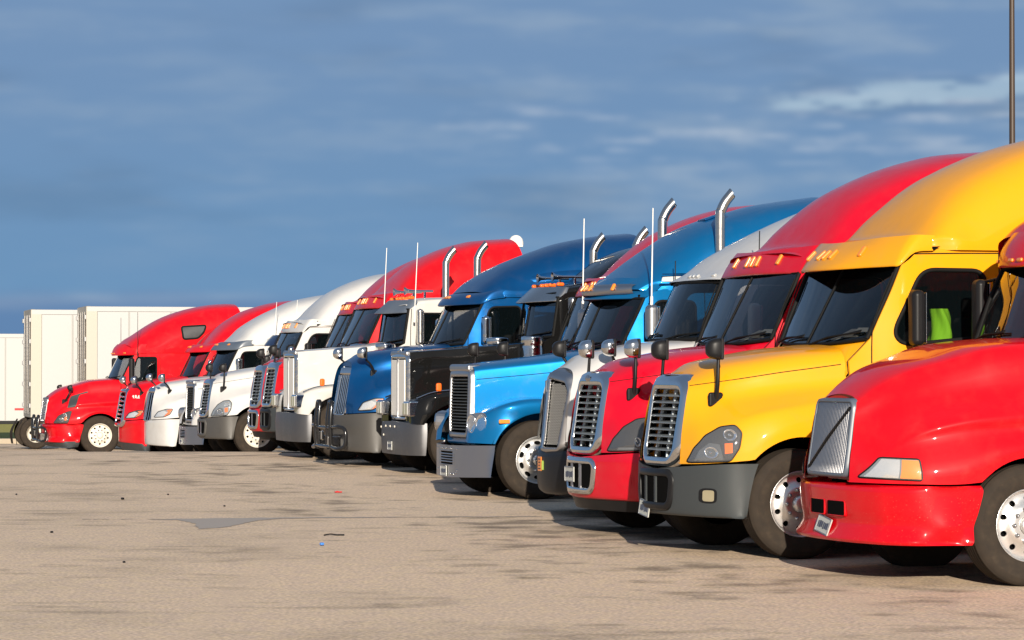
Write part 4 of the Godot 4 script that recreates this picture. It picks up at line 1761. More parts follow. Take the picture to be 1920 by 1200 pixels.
# tall aerodynamic sleeper truck of the yellow one's kind
# o: paint, bumper ("grey", "painted", "tan"), shell, hl_base, rim, cab_dx, roof_paint, plate
func build_a(t: Node3D, o: Dictionary) -> void:
	var pm: Material = o.paint
	hood(t, "a", net_of(NET_A), [0.0, 0.6, 0.52, 0.61], pm)
	var c: Caster = shapes.hood_a_c
	seam(t, "hood_seam", "a", c, P2([-0.84, 1.60, -0.5, 1.655, -0.1, 1.72, 0.2, 1.76, 0.5, 1.80]), 0.005, -0.002)
	add_chassis(t, -0.95, 3.7)
	var nx := func(z: float, y: float) -> float: return lerpf(-1.005, -0.885, (y - 0.85) / 0.8) + 0.22 * z * z
	grille(t, "grille_a", {"nx": nx, "outline": soft(P2([-0.39, 1.565, 0.39, 1.565, 0.365, 0.925, -0.365, 0.925]), 0.11, 5), "profile": CHROME_FRAME, "brow": [1.45, 1.45],
		"bars": 9, "bar_thick": 0.013, "bar_deep": 0.05, "uprights": [-0.15, 0.15], "upright_wide": 0.015, "upright_sunk": 0.03, "bar_mat": mats.silver_plastic, "deep": 0.13})
	if o.get("badge", false):
		var b := G.new()
		b.lathe(P2([0.0, 0.014, 0.05, 0.012, 0.06, 0.0]), Vector3.ZERO, Vector3.LEFT, 20)
		var bo := part(t.get_node("grille"), "badge", b.mesh(), mats.worn_alloy)
		bo.position = Vector3(nx.call(0, 1.64) - 0.036, 1.635, 0)
		bo.scale = Vector3(1, 0.6, 1.15)
	var hl := soft(P2([-0.935, 0.888, -0.895, 1.02, -0.82, 1.14, -0.71, 1.222, -0.60, 1.24, -0.555, 1.17, -0.585, 1.03, -0.66, 0.91]), 0.025, 3)
	headlights(t, "hl_a_%s" % o.get("hl", "clear"), c, {"outline": hl, "clear": P2([-0.90, 0.905, -0.87, 1.0, -0.80, 1.075, -0.735, 1.06, -0.715, 0.92]) if o.get("hl", "clear") == "clear" else P2([-0.88, 0.905, -0.87, 0.93, -0.75, 0.935, -0.73, 0.915]), "base": mats.plastic_gloss if o.get("hl", "clear") == "dark" else o.get("hl_mat", mats.lamp_base),
		"lamps": [[-0.655, 1.15, 0.05, 0.055], [-0.80, 0.985, 0.045, 0.055]] if o.get("hl", "clear") == "clear" else [[-0.73, 0.99, 0.025, 0.045]],
		"orange": true, "amber": P2([-0.705, 0.975, -0.645, 0.985, -0.64, 1.075, -0.70, 1.07]) if o.get("hl", "clear") == "clear" else P2([-0.69, 1.0, -0.685, 1.0, -0.685, 1.01, -0.69, 1.01])})
	# bumper
	var plan := P2([-0.43, 1.195, -0.60, 1.185, -0.735, 1.12, -0.84, 0.95, -0.925, 0.72, -0.995, 0.45, -1.04, 0.2, -1.05, 0.0])
	var kind: String = o.get("bumper", "grey")
	var bm: Material = mats.bumper_grey if kind == "grey" else mats.bumper_tan if kind == "tan" else pm
	add_bumper(t, "a", plan, [[0.385, 0.05, -0.115, 0.0], [0.42, 0.012, -0.11, 0.0], [0.60, 0.0, -0.085, -0.01], [0.78, 0.0, -0.04, -0.03], [0.885, 0.004, 0.0, -0.075]], bm)
	var bx := func(z: float, y: float) -> float: return -1.055 + 0.29 * z * z
	var fm: Material = mats.chrome if kind == "painted" else mats.plastic if kind == "grey" else mats.bumper_tan
	grille(t, "intake_a", {"called": "lower_intake", "nx": bx, "outline": soft(P2([-0.40, 0.745, 0.40, 0.745, 0.36, 0.50, -0.36, 0.50]), 0.06, 4), "profile": [[0.0, -0.02], [0.0, 0.012], [0.02, 0.022], [0.06, 0.018], [0.075, -0.01], [0.05, -0.02]],
		"uprights": [-0.13, 0.13], "upright_wide": 0.03, "upright_sunk": -0.012, "upright_mat": mats.bumper_grey if kind == "grey" else mats.worn_alloy, "deep": -0.004, "frame": fm})
	var bc: Caster = shapes.bumper_a_c
	for s in [1.0, -1.0]:
		var fl := sub(t, "fog_light")
		var ol := soft(P2([-0.875, 0.53, -0.80, 0.53, -0.80, 0.645, -0.875, 0.645]), 0.025, 3)
		for q in [["bezel", 0.012, 0.006, mats.plastic if kind == "grey" else bm], ["lamp", -0.006, 0.014, mats.pale_lamp if kind == "grey" else bm]]:
			part(fl, q[0], kept("fog_a%s%s" % [q[0], s], func():
				var g := patch(bc, grown(ol, q[1]), q[2], 0.004)
				return g if s > 0 else g.flip_z()), q[3])
	if kind == "painted":
		part(t, "chin_lip", kept("chin_a", func():
			var g := G.new()
			g.grid(bumper_rows(plan, [[0.27, 0.10, -0.16, 0.0], [0.39, 0.055, -0.13, 0.0]]), false, false, Vector3(0.4, 0.4, 0))
			return g), mats.plastic)
	for s in [1.0, -1.0]:
		var hz: float = c.z(-0.66, 1.47)
		hood_mirror(t, Vector3(-0.66, 1.47, hz * s), Vector3(-0.655, 1.945, (hz + 0.06) * s), Vector3(-0.665, 1.62, (hz + 0.07) * s), o.get("shell", mats.plastic))
	add_wheel(t, Vector3(0, 0.51, 1.17), 1.0, o.get("rim", mats.alloy), 1.0, null, o.get("steer", 0.0))
	add_wheel(t, Vector3(0, 0.51, -1.17), -1.0, o.get("rim", mats.alloy), 1.0, null, o.get("steer", 0.0))
	add_drive_wheels(t, 4.4)
	# cab
	var crown := P2([0.98, 2.955, 1.12, 2.99, 1.28, 3.045, 1.38, 3.14, 1.50, 3.29, 1.70, 3.49, 1.9, 3.64, 2.11, 3.75, 2.31, 3.84, 2.52, 3.92, 2.8, 4.0, 3.1, 4.06, 3.72, 4.11])
	cab(t, "a", {"paint": pm, "hood": "a", "hx": 0.54, "sill": 1.83, "pillar": P2([0.73, 2.04, 0.82, 2.25, 0.925, 2.48, 1.03, 2.73]), "c0": Vector2(0.545, 1.99), "c1": Vector2(0.945, 2.74),
		"eave": P2([1.12, 2.86, 1.22, 2.88, 2.03, 2.895, 3.72, 2.92]), "xr": 3.72, "win": P2([1.235, 2.69, 1.885, 2.685, 1.895, 2.06, 1.02, 1.98, 0.93, 2.10]), "win_r": 0.14, "gasket": 0.02,
		"roof": roof_net(crown, 2.875, 1.175, 0.52, 0.22, 0.10), "roof_paint": o.get("roof_paint", pm), "curtain_mat": mats.seat,
		"seams": [P2([0.95, 2.66, 0.80, 2.3, 0.745, 2.05, 0.74, 1.3, 0.78, 0.6]), P2([2.03, 2.86, 2.03, 1.7, 2.03, 0.6]), P2([1.14, 2.835, 1.6, 2.845, 2.03, 2.85])]})
	var vr: Array
	if o.get("peak", false):
		vr = visor(t, "a", P3([1.32, 2.885, 1.18, 1.13, 2.865, 1.18, 0.985, 2.745, 1.165, 0.93, 2.735, 1.07, 0.80, 2.73, 0.76, 0.67, 2.722, 0.40, 0.625, 2.72, 0.0]),
		P3([1.36, 3.01, 1.165, 1.24, 3.015, 1.155, 1.17, 3.015, 1.12, 1.12, 3.012, 1.04, 1.02, 3.005, 0.74, 0.955, 2.99, 0.40, 0.90, 2.98, 0.0]), 0.012, o.get("roof_paint", pm))
	else:
		vr = visor(t, "a_flush", P3([1.32, 2.885, 1.18, 1.13, 2.865, 1.18, 1.02, 2.745, 1.15, 0.99, 2.74, 1.05, 0.94, 2.745, 0.76, 0.90, 2.748, 0.40, 0.885, 2.75, 0.0]),
			P3([1.36, 3.01, 1.165, 1.25, 3.015, 1.155, 1.19, 3.012, 1.11, 1.16, 3.01, 1.03, 1.10, 3.0, 0.74, 1.04, 2.99, 0.40, 1.0, 2.985, 0.0]), 0.012, o.get("roof_paint", pm))
	lights_at(t, vr, [-0.62, -0.155, 0.0, 0.155, 0.62], 0.5, Vector3(0.055, 0.13, 0.035), mats.amber)
	var dm := Vector3(1.07, 2.23, 1.38)
	door_mirror(t, dm, Vector3(0.13, 0.52, 0.17), o.get("door_shell", mats.plastic), Vector3(1.07, 1.86, 1.19))
	part(t, "door_handle", kept("handle_a", func():
		var g := G.new()
		g.rbox(Vector3(1.82, 1.72, 1.215), Vector3(0.18, 0.05, 0.03), 0.012, 2)
		return g.mirrored()), mats.plastic)

# short-nosed aerodynamic truck with a slatted upright grille (ky scales heights)
func build_v(t: Node3D, key: String, ky: float, o: Dictionary) -> void:
	var pm: Material = o.paint
	hood(t, key, net_of(NET_V, ky), [0.0, 0.58, 0.5, 0.58], pm)
	var c: Caster = shapes["hood_" + key + "_c"]
	add_chassis(t, -1.2, 3.6)
	var nx := func(z: float, y: float) -> float: return lerpf(-1.35, -1.255, (y / ky - 0.9) / 0.65) + 0.10 * z * z
	var ol := soft(P2([-0.37, 1.525 * ky, 0.37, 1.525 * ky, 0.39, 0.93 * ky, -0.39, 0.93 * ky]), 0.05, 4)
	if o.get("style", "slats") == "slats":
		grille(t, "grille_" + key, {"nx": nx, "outline": ol, "profile": THIN_FRAME, "slats": 26, "slat_wide": 0.34, "slat_mat": mats.worn_alloy, "deep": 0.03, "frame": mats.frame_grey, "back": mats.dark})
		var e := G.new()
		e.tube(PackedVector3Array([Vector3(nx.call(-0.35, 0.96) - 0.012, 0.97 * ky, -0.36), Vector3(nx.call(0, 1.2) - 0.014, 1.225 * ky, 0.0), Vector3(nx.call(0.35, 1.48) - 0.012, 1.485 * ky, 0.355)]), 0.013, 6)
		part(t.get_node("grille"), "diagonal_bar", e.mesh(), mats.plastic)
		headlights(t, "hl_" + key, c, {"outline": soft(P2([-1.30, 0.905, -1.19, 1.075, -0.945, 1.065, -0.94, 0.89]), 0.02, 3), "base": mats.silver_plastic,
			"clear": P2([-1.275, 0.913, -1.18, 1.065, -1.075, 1.06, -1.10, 0.907]), "amber": P2([-1.09, 0.906, -1.065, 1.06, -0.955, 1.055, -0.95, 0.90])})
	else:
		grille(t, "grille_" + key, {"nx": nx, "outline": ol, "profile": THIN_FRAME, "bars": 12, "bar_thick": 0.022, "uprights": [-0.26, -0.13, 0.0, 0.13, 0.26], "upright_wide": 0.012, "upright_mat": mats.worn_alloy, "bar_mat": mats.worn_alloy, "frame": mats.worn_alloy, "deep": 0.08})
		headlights(t, "hl_" + key, c, {"outline": soft(P2([-1.17, 0.83, -1.05, 1.02, -0.82, 1.13, -0.72, 1.14, -0.83, 0.83]), 0.03, 3), "base": mats.plastic,
			"lamps": [[-0.90, 1.03, 0.05, 0.05], [-0.98, 0.92, 0.05, 0.05]], "orange": true, "amber": P2([-0.92, 0.90, -0.87, 0.90, -0.85, 1.0, -0.90, 1.0])})
		for s in [1.0, -1.0]:
			part(t, "air_vent", kept("vent_%s%s" % [key, s], func():
				var g := patch(c, soft(P2([-0.84, 1.22, -0.70, 1.52, -0.28, 1.655, -0.27, 1.615, -0.48, 1.56, -0.64, 1.24]), 0.03, 3), 0.008, 0.006)
				return g if s > 0 else g.flip_z()), mats.bumper_grey)
	var plan := P2([-0.44, 1.20, -0.76, 1.19, -1.02, 1.12, -1.19, 0.93, -1.275, 0.66, -1.325, 0.36, -1.34, 0.0])
	add_bumper(t, key, plan, [[0.355 * ky, -0.02, -0.11], [0.385 * ky, -0.035, -0.10], [0.44 * ky, 0.0, -0.085], [0.51 * ky, 0.03, -0.07], [0.62 * ky, 0.01, -0.04], [0.78 * ky, 0.0, 0.0], [0.825 * ky, 0.012, 0.0], [0.845 * ky, 0.05, 0.0]], o.get("bumper_paint", pm))
	var bx := func(z: float, _y: float) -> float: return -1.334 + 0.13 * z * z
	if o.get("style", "slats") == "slats":
		for s in [1.0, -1.0]:
			grille(t, "slot_%s%s" % [key, s], {"called": "bumper_slot", "nx": bx, "outline": soft(P2([0.035 * s, 0.69, 0.36 * s, 0.69, 0.36 * s, 0.575, 0.035 * s, 0.575]), 0.015, 2), "profile": [[0.0, -0.03], [0.0, 0.004], [0.008, 0.01], [0.016, -0.01]], "frame": pm, "deep": -0.006})
	else:
		part(t, "chin_lip", kept("chin_" + key, func():
			var g := G.new()
			g.grid(bumper_rows(plan, [[0.21, 0.12, -0.12, 0.02], [0.36, -0.012, -0.09, 0.03]]), false, false, Vector3(0.4, 0.4, 0))
			return g), mats.bumper_grey)
	var rim: Material = o.get("rim", mats.alloy)
	add_wheel(t, Vector3(0, 0.51, 1.17), 1.0, rim)
	add_wheel(t, Vector3(0, 0.51, -1.17), -1.0, rim)
	add_drive_wheels(t, 4.3)
	var crown := P2([0.66, 2.84, 0.80, 2.98, 1.0, 3.11, 1.34, 3.34, 1.7, 3.54, 2.11, 3.70, 2.55, 3.82, 3.0, 3.90, 3.4, 3.93, 3.6, 3.93])
	for k in crown.size():
		crown[k] = Vector2(crown[k].x + 0.07, (crown[k].y + 0.025) * ky / 0.95)
	var kk := ky / 0.95
	var cab_o := {"paint": pm, "hood": key, "hx": 0.56, "sill": 1.80 * kk, "pillar": P2([0.60, 1.97 * kk, 0.69, 2.17 * kk, 0.785, 2.38 * kk, 0.90, 2.59 * kk]), "c0": Vector2(0.40, 1.955 * kk), "c1": Vector2(0.70, 2.60 * kk),
		"eave": P2([0.98, 2.64 * kk, 1.6, 2.655 * kk, 3.6, 2.68 * kk]), "xr": 3.6, "win": P2([0.97, 2.53 * kk, 1.47, 2.53 * kk, 1.47, 1.98 * kk, 0.90, 1.90 * kk, 0.80, 1.98 * kk]), "win_r": 0.06, "gasket": 0.02, "xf": 1.05, "bow": 2.0,
		"roof": roof_net(crown, 2.645 * kk, 1.175, 0.5, 0.25, 0.12), "split": o.get("split", false),
		"seams": [P2([0.80, 2.5 * kk, 0.76, 2.0 * kk, 0.72, 1.6 * kk, 0.72, 0.6]), P2([1.56, 2.6 * kk, 1.57, 1.7 * kk, 1.56, 0.6])]}
	if o.has("berth"):
		cab_o.berth = o.berth
	cab(t, key, cab_o)
	if o.get("style", "slats") != "slats":
		var rc := Caster.new(shapes["roof_" + key])
		for s in [1.0, -1.0]:
			var w := sub(t, "sleeper_window")
			var bw := soft(P2([2.13, 3.33, 2.78, 3.37, 2.72, 3.19, 2.56, 3.03, 2.17, 3.0]), 0.07, 5)
			part(w, "pane", kept("%s_bpane%s" % [key, s], func():
				var g := patch(rc, bw, 0.008, 0.0, 0.12)
				return g if s > 0 else g.flip_z()), mats.dark_glass)
			part(w, "gasket", kept("%s_bgasket%s" % [key, s], func():
				var g := outline_tube(rc, bw, 0.024, 0.006, 8)
				return g if s > 0 else g.flip_z()), mats.gasket)
	var vr := visor(t, key, P3([1.2, 2.655 * kk, 1.18, 1.0, 2.645 * kk, 1.18, 0.87, 2.61 * kk, 1.14, 0.80, 2.605 * kk, 1.02, 0.66, 2.60 * kk, 0.74, 0.545, 2.595 * kk, 0.40, 0.50, 2.59 * kk, 0.0]),
		P3([1.22, 2.87 * kk, 1.165, 1.06, 2.875 * kk, 1.15, 0.98, 2.88 * kk, 1.09, 0.92, 2.885 * kk, 0.98, 0.80, 2.885 * kk, 0.72, 0.70, 2.88 * kk, 0.40, 0.66, 2.875 * kk, 0.0]), 0.03, pm)
	lights_at(t, vr, [-0.8, -0.2, 0.0, 0.2, 0.8], 0.12, Vector3(0.10, 0.035, 0.03), mats.amber)
	door_mirror(t, Vector3(0.78, 2.21 * kk, 1.36), Vector3(0.13, 0.62, 0.17), mats.plastic, Vector3(0.74, 1.82 * kk, 1.19))
	for s in [1.0, -1.0]:
		var hz: float = c.z(-0.82, 1.47 * ky)
		if o.get("hood_mirrors", true):
			hood_mirror(t, Vector3(-0.86, 1.45 * ky, hz * s), Vector3(-0.72, 1.83 * ky, (hz + 0.1) * s), Vector3(-0.80, 1.6 * ky, (hz + 0.08) * s), mats.plastic, Vector3(0.10, 0.15, 0.14))

# rounded aerodynamic truck with a wrapped chrome prow grille and almond headlamps
func build_p(t: Node3D, key: String, o: Dictionary) -> void:
	var pm: Material = o.paint
	var dy: float = o.get("dy", 0.0)
	var dx: float = o.get("dx", 0.0)
	var nose: float = o.get("nose", 0.0)
	var net := moved(net_of(NET_A), func(p: Vector3): return Vector3(lerpf(p.x + nose, p.x + dx, smoothstep(-0.6, 0.54, p.x)), p.y + o.get("hood_up", 0.04) * smoothstep(1.3, 1.9, p.y), p.z))
	hood(t, key, net, [0.0, 0.6, 0.52, 0.60], pm)
	var c: Caster = shapes["hood_" + key + "_c"]
	add_chassis(t, -0.95 + nose, 3.7)
	var nx := func(z: float, y: float) -> float: return lerpf(-1.03, -0.89, (y - 0.85) / 0.8) + nose + (0.26 * absf(z) if o.get("prow", true) else 0.25 * z * z)
	var ol := soft(P2([-0.46, 1.50, 0.46, 1.50, 0.34, 0.86, -0.34, 0.86]), 0.03, 3)
	if o.get("prow", true):
		grille(t, "grille_" + key, {"nx": nx, "outline": ol, "profile": THIN_FRAME, "brow": [1.38, 3.6], "slats": o.get("slats", 12), "slat_wide": 0.34, "slat_mat": mats.chrome, "uprights": [0.0], "upright_wide": 0.035, "upright_sunk": -0.02, "upright_mat": mats.chrome, "frame": mats.chrome, "back": mats.dark, "deep": 0.05})
	else:
		grille(t, "grille_" + key, {"nx": nx, "outline": soft(P2([-0.42, 1.56, 0.42, 1.56, 0.40, 0.80, -0.40, 0.80]), 0.05, 3), "profile": CHROME_FRAME, "bars": 6, "bar_thick": 0.05, "bar_deep": 0.1, "bar_mat": mats.chrome, "deep": 0.12})
	headlights(t, "hl_" + key, c, {"outline": soft(bent(P2([-0.845, 0.925, -0.77, 1.06, -0.60, 1.125, -0.46, 1.125, -0.53, 1.0, -0.66, 0.935]), o.get("hl_dx", 0.0) + nose, o.get("hl_dy", 0.0)), 0.03, 3), "base": o.get("hl_base", mats.silver_plastic),
		"clear": bent(P2([-0.83, 0.93, -0.77, 1.04, -0.66, 1.09, -0.58, 1.05, -0.68, 0.95]), o.get("hl_dx", 0.0) + nose, o.get("hl_dy", 0.0)), "orange": true,
		"amber": bent(P2([-0.66, 0.945, -0.565, 1.06, -0.60, 1.10, -0.48, 1.115, -0.545, 1.01]), o.get("hl_dx", 0.0) + nose, o.get("hl_dy", 0.0))})
	var plan := bent(P2([-0.43, 1.195, -0.60, 1.185, -0.735, 1.12, -0.84, 0.95, -0.925, 0.72, -0.995, 0.45, -1.04, 0.2, -1.05, 0.0]), nose * 0.6, 0)
	add_bumper(t, key, plan, [[0.24, 0.05, -0.10, 0.02], [0.28, 0.01, -0.095, 0.02], [0.55, 0.0, -0.05, 0.0], [0.80, 0.0, -0.02, -0.03], [0.885, 0.004, 0.0, -0.06]], o.get("bumper", pm))
	if o.get("skirt", false):
		part(t, "chin_lip", kept("chin_" + key, func():
			var g := G.new()
			g.grid(bumper_rows(plan, [[0.12, 0.10, -0.02, 0.0], [0.30, -0.012, -0.02, 0.03]]), false, false, Vector3(0.4, 0.4, 0))
			return g), mats.bumper_grey)
	var rim: Material = o.get("rim", mats.alloy)
	add_wheel(t, Vector3(0, 0.51, 1.17), 1.0, rim)
	add_wheel(t, Vector3(0, 0.51, -1.17), -1.0, rim)
	add_drive_wheels(t, 4.4 + dx)
	cab(t, key, {"paint": pm, "hood": key, "hx": 0.54 + dx, "sill": 1.83, "pillar": bent(P2([0.72, 2.02, 0.82, 2.24, 0.92, 2.46, 1.03, 2.68]), dx, dy), "c0": Vector2(0.45 + dx, 1.985 + dy), "c1": Vector2(0.80 + dx, 2.69 + dy),
		"eave": bent(P2([1.12, 2.76, 1.22, 2.79, 2.0, 2.80, 3.75, 2.82]), dx, dy), "xr": 3.75 + dx, "win": bent(P2([1.13, 2.62, 1.66, 2.635, 1.66, 2.03, 1.04, 1.96, 1.02, 2.3]), dx, dy), "win_r": 0.1, "gasket": 0.016, "xf": 1.15 + dx, "bow": 2.0,
		"roof": roof_net(bent(o.crown, 0.08, 0.02), 2.785 + dy, 1.175, o.get("drop", 0.5), 0.25, 0.10), "split": o.get("split", true), "gasket_mat": o.get("gasket_mat", mats.gasket), "roof_paint": o.get("roof_paint", pm),
		"seams": [bent(P2([0.95, 2.6, 0.80, 2.25, 0.76, 1.9, 0.76, 0.6]), dx, dy), bent(P2([1.80, 2.76, 1.80, 1.7, 1.80, 0.6]), dx, dy)]})
	if o.get("visor", true):
		var vr := visor(t, key, PackedVector3Array(Array(P3([1.36, 2.79, 1.18, 1.14, 2.765, 1.18, 1.0, 2.70, 1.15, 0.92, 2.685, 1.04, 0.78, 2.68, 0.74, 0.66, 2.675, 0.40, 0.62, 2.675, 0.0])).map(func(p): return p + Vector3(dx, dy, 0))),
			PackedVector3Array(Array(P3([1.38, 2.90, 1.17, 1.25, 2.90, 1.155, 1.18, 2.89, 1.11, 1.12, 2.88, 1.0, 1.0, 2.86, 0.72, 0.90, 2.865, 0.40, 0.86, 2.865, 0.0])).map(func(p): return p + Vector3(dx, dy, 0))), 0.03, o.get("visor_mat", pm))
		lights_at(t, vr, [-0.75, -0.1, 0.0, 0.1, 0.75], 0.55, Vector3(0.085, 0.06, 0.03), mats.amber)
	door_mirror(t, Vector3(0.98 + dx, 2.24 + dy, 1.40), Vector3(0.13, 0.46, 0.18), o.get("door_shell", mats.chrome), Vector3(0.96 + dx, 1.86 + dy, 1.19))
	for s in [1.0, -1.0]:
		var hz: float = c.z(-0.55 + nose, 1.55)
		hood_mirror(t, Vector3(-0.52 + nose, 1.52, hz * s), Vector3(-0.72 + nose, 1.86, (hz + 0.12) * s), Vector3(-0.60 + nose, 1.66, (hz + 0.09) * s), o.get("shell", mats.chrome))

# guard of bent black pipe before a grille
func guard(t: Node3D, x: float, y0: float, y1: float) -> void:
	var gd := sub(t, "grille_guard")
	for s in [1.0, -1.0]:
		var g := G.new()
		var z: float = 0.42 * s
		g.tube(curve3(PackedVector3Array([Vector3(x, y0, z - 0.1), Vector3(x - 0.02, (y0 + y1) / 2, z - 0.11), Vector3(x + 0.01, y1 - 0.02, z - 0.08), Vector3(x + 0.01, y1, z), Vector3(x + 0.01, y1 - 0.02, z + 0.08), Vector3(x - 0.02, (y0 + y1) / 2, z + 0.11), Vector3(x, y0, z + 0.1)]), 30), 0.034, 10)
		part(gd, "upright_hoop", g.mesh(), mats.plastic_gloss)
		var w := G.new()
		w.tube(curve3(PackedVector3Array([Vector3(x, y0 + 0.05, 0.5 * s), Vector3(x + 0.02, y0 + 0.02, 0.85 * s), Vector3(x + 0.1, y0 + 0.06, 1.0 * s), Vector3(x + 0.12, y0 + 0.2, 1.03 * s), Vector3(x + 0.1, y0 + 0.34, 1.0 * s), Vector3(x + 0.02, y0 + 0.38, 0.85 * s), Vector3(x, y0 + 0.36, 0.5 * s)]), 30), 0.034, 10)
		part(gd, "wing_hoop", w.mesh(), mats.plastic_gloss)
	for y in [y0 + 0.05, y0 + 0.36]:
		var g := G.new()
		g.tube(PackedVector3Array([Vector3(x, y, -0.5), Vector3(x - 0.03, y, 0), Vector3(x, y, 0.5)]), 0.034, 10)
		part(gd, "cross_bar", g.mesh(), mats.plastic_gloss)
	for s in [1.0, -1.0]:
		var m := G.new()
		m.rbox(Vector3(x + 0.1, y0 + 0.12, 0.36 * s), Vector3(0.26, 0.2, 0.05), 0.015)
		m.rbox(Vector3(x + 0.02, y0 + 0.22, 0.24 * s), Vector3(0.06, 0.16, 0.12), 0.02, 2)
		part(gd, "mount_bracket", m.mesh(), mats.chrome)

# arched fender over the steer wheel
func fenders(t: Node3D, key: String, arch: PackedVector2Array, top: PackedVector2Array, zi: Callable, zo: Callable, mat: Material) -> void:
	for s in [1.0, -1.0]:
		part(t, "fender", kept("fender_%s%s" % [key, s], func():
			var g := G.new()
			var a := curve2(arch, 36)
			var b := curve2(top, 36)
			var rows := []
			for k in 37:
				var z: float = zo.call(b[k].x)
				var za: float = zo.call(a[k].x)
				var d := (b[k] - a[k]).normalized()
				rows.append(curve3(PackedVector3Array([Vector3(a[k].x, a[k].y, za - 0.03), Vector3(a[k].x + d.x * 0.012, a[k].y + d.y * 0.012, za), Vector3(lerpf(a[k].x, b[k].x, 0.5), lerpf(a[k].y, b[k].y, 0.5), lerpf(za, z, 0.5) + 0.012), Vector3(lerpf(a[k].x, b[k].x, 0.86), lerpf(a[k].y, b[k].y, 0.86), z - 0.015), Vector3(b[k].x, b[k].y, z - 0.12), Vector3(b[k].x + 0.01, b[k].y + 0.012, lerpf(z - 0.12, zi.call(b[k].x), 0.6)), Vector3(b[k].x + 0.02, b[k].y + 0.012, zi.call(b[k].x))]), 20))
			g.grid(rows, false, false, Vector3(0.0, 0.5, 0.7))
			return g if s > 0 else g.flip_z()), mat)

# long straight hood with separate fenders, upright grille and stacks
func build_c(t: Node3D, key: String, o: Dictionary) -> void:
	var pm: Material = o.paint
	var f: Dictionary = o.front
	var net := []
	for r in o.hood:   # [x, half width, bottom, shoulder, top]
		net.append(PackedVector3Array([Vector3(r[0], r[2], r[1]), Vector3(r[0], lerpf(r[2], r[3], 0.5), r[1] + 0.004), Vector3(r[0], r[3], r[1] - 0.004), Vector3(r[0], lerpf(r[3], r[4], 0.66), r[1] - 0.055), Vector3(r[0], lerpf(r[3], r[4], 0.93), r[1] * 0.55), Vector3(r[0], r[4], 0)]))
	hood(t, key, net, [], pm, 20, 48)
	var c: Caster = shapes["hood_" + key + "_c"]
	add_chassis(t, f.x - 0.1, o.xr)
	fenders(t, key, o.arch, o.top, o.zi, o.zo, pm)
	for q in o.get("hood_seams", []):
		seam(t, "hood_seam", key, c, q, 0.005, -0.002)
	# grille
	var nx := func(z: float, y: float) -> float: return f.x + f.get("lean", 0.02) * (y - 1.2) + 0.10 * z * z
	grille(t, "grille_" + key, f.merged({"nx": nx}))
	part(t, "radiator_top", kept("radtop_" + key, func():
		var g := G.new()
		g.rbox(Vector3(f.x + 0.09, f.top_y, 0), Vector3(0.2, f.top_h, f.wide * 2), 0.035, 2)
		return g), f.get("top_mat", mats.worn_alloy))
	part(t, "nose_apron", kept("apron_" + key, func():
		var g := G.new()
		g.rbox(Vector3(f.x + 0.16, f.apron_y, 0), Vector3(0.3, 0.14, f.apron_w * 2), 0.04, 2)
		return g), f.get("apron_mat", pm))
	add_bumper(t, key, o.plan, o.levels, o.get("bumper", mats.worn_alloy))
	var rim: Material = o.get("rim", mats.alloy)
	add_wheel(t, Vector3(0, 0.51, 1.17), 1.0, rim, o.get("slot", 1.0), mats.chrome)
	add_wheel(t, Vector3(0, 0.51, -1.17), -1.0, rim, o.get("slot", 1.0), mats.chrome)
	add_drive_wheels(t, o.xr + 0.8)
	cab(t, key, o.cab.merged({"paint": pm, "hood": key, "xr": o.xr}))

# ---------------------------------------------------------------- the row, nearest first
func truck(label: String, at: Vector3, turn := TURN, group := "semi trucks parked in the row") -> Node3D:
	var t := thing("semi_truck", at, deg_to_rad(turn))
	tag(t, label, "truck", group)
	return t

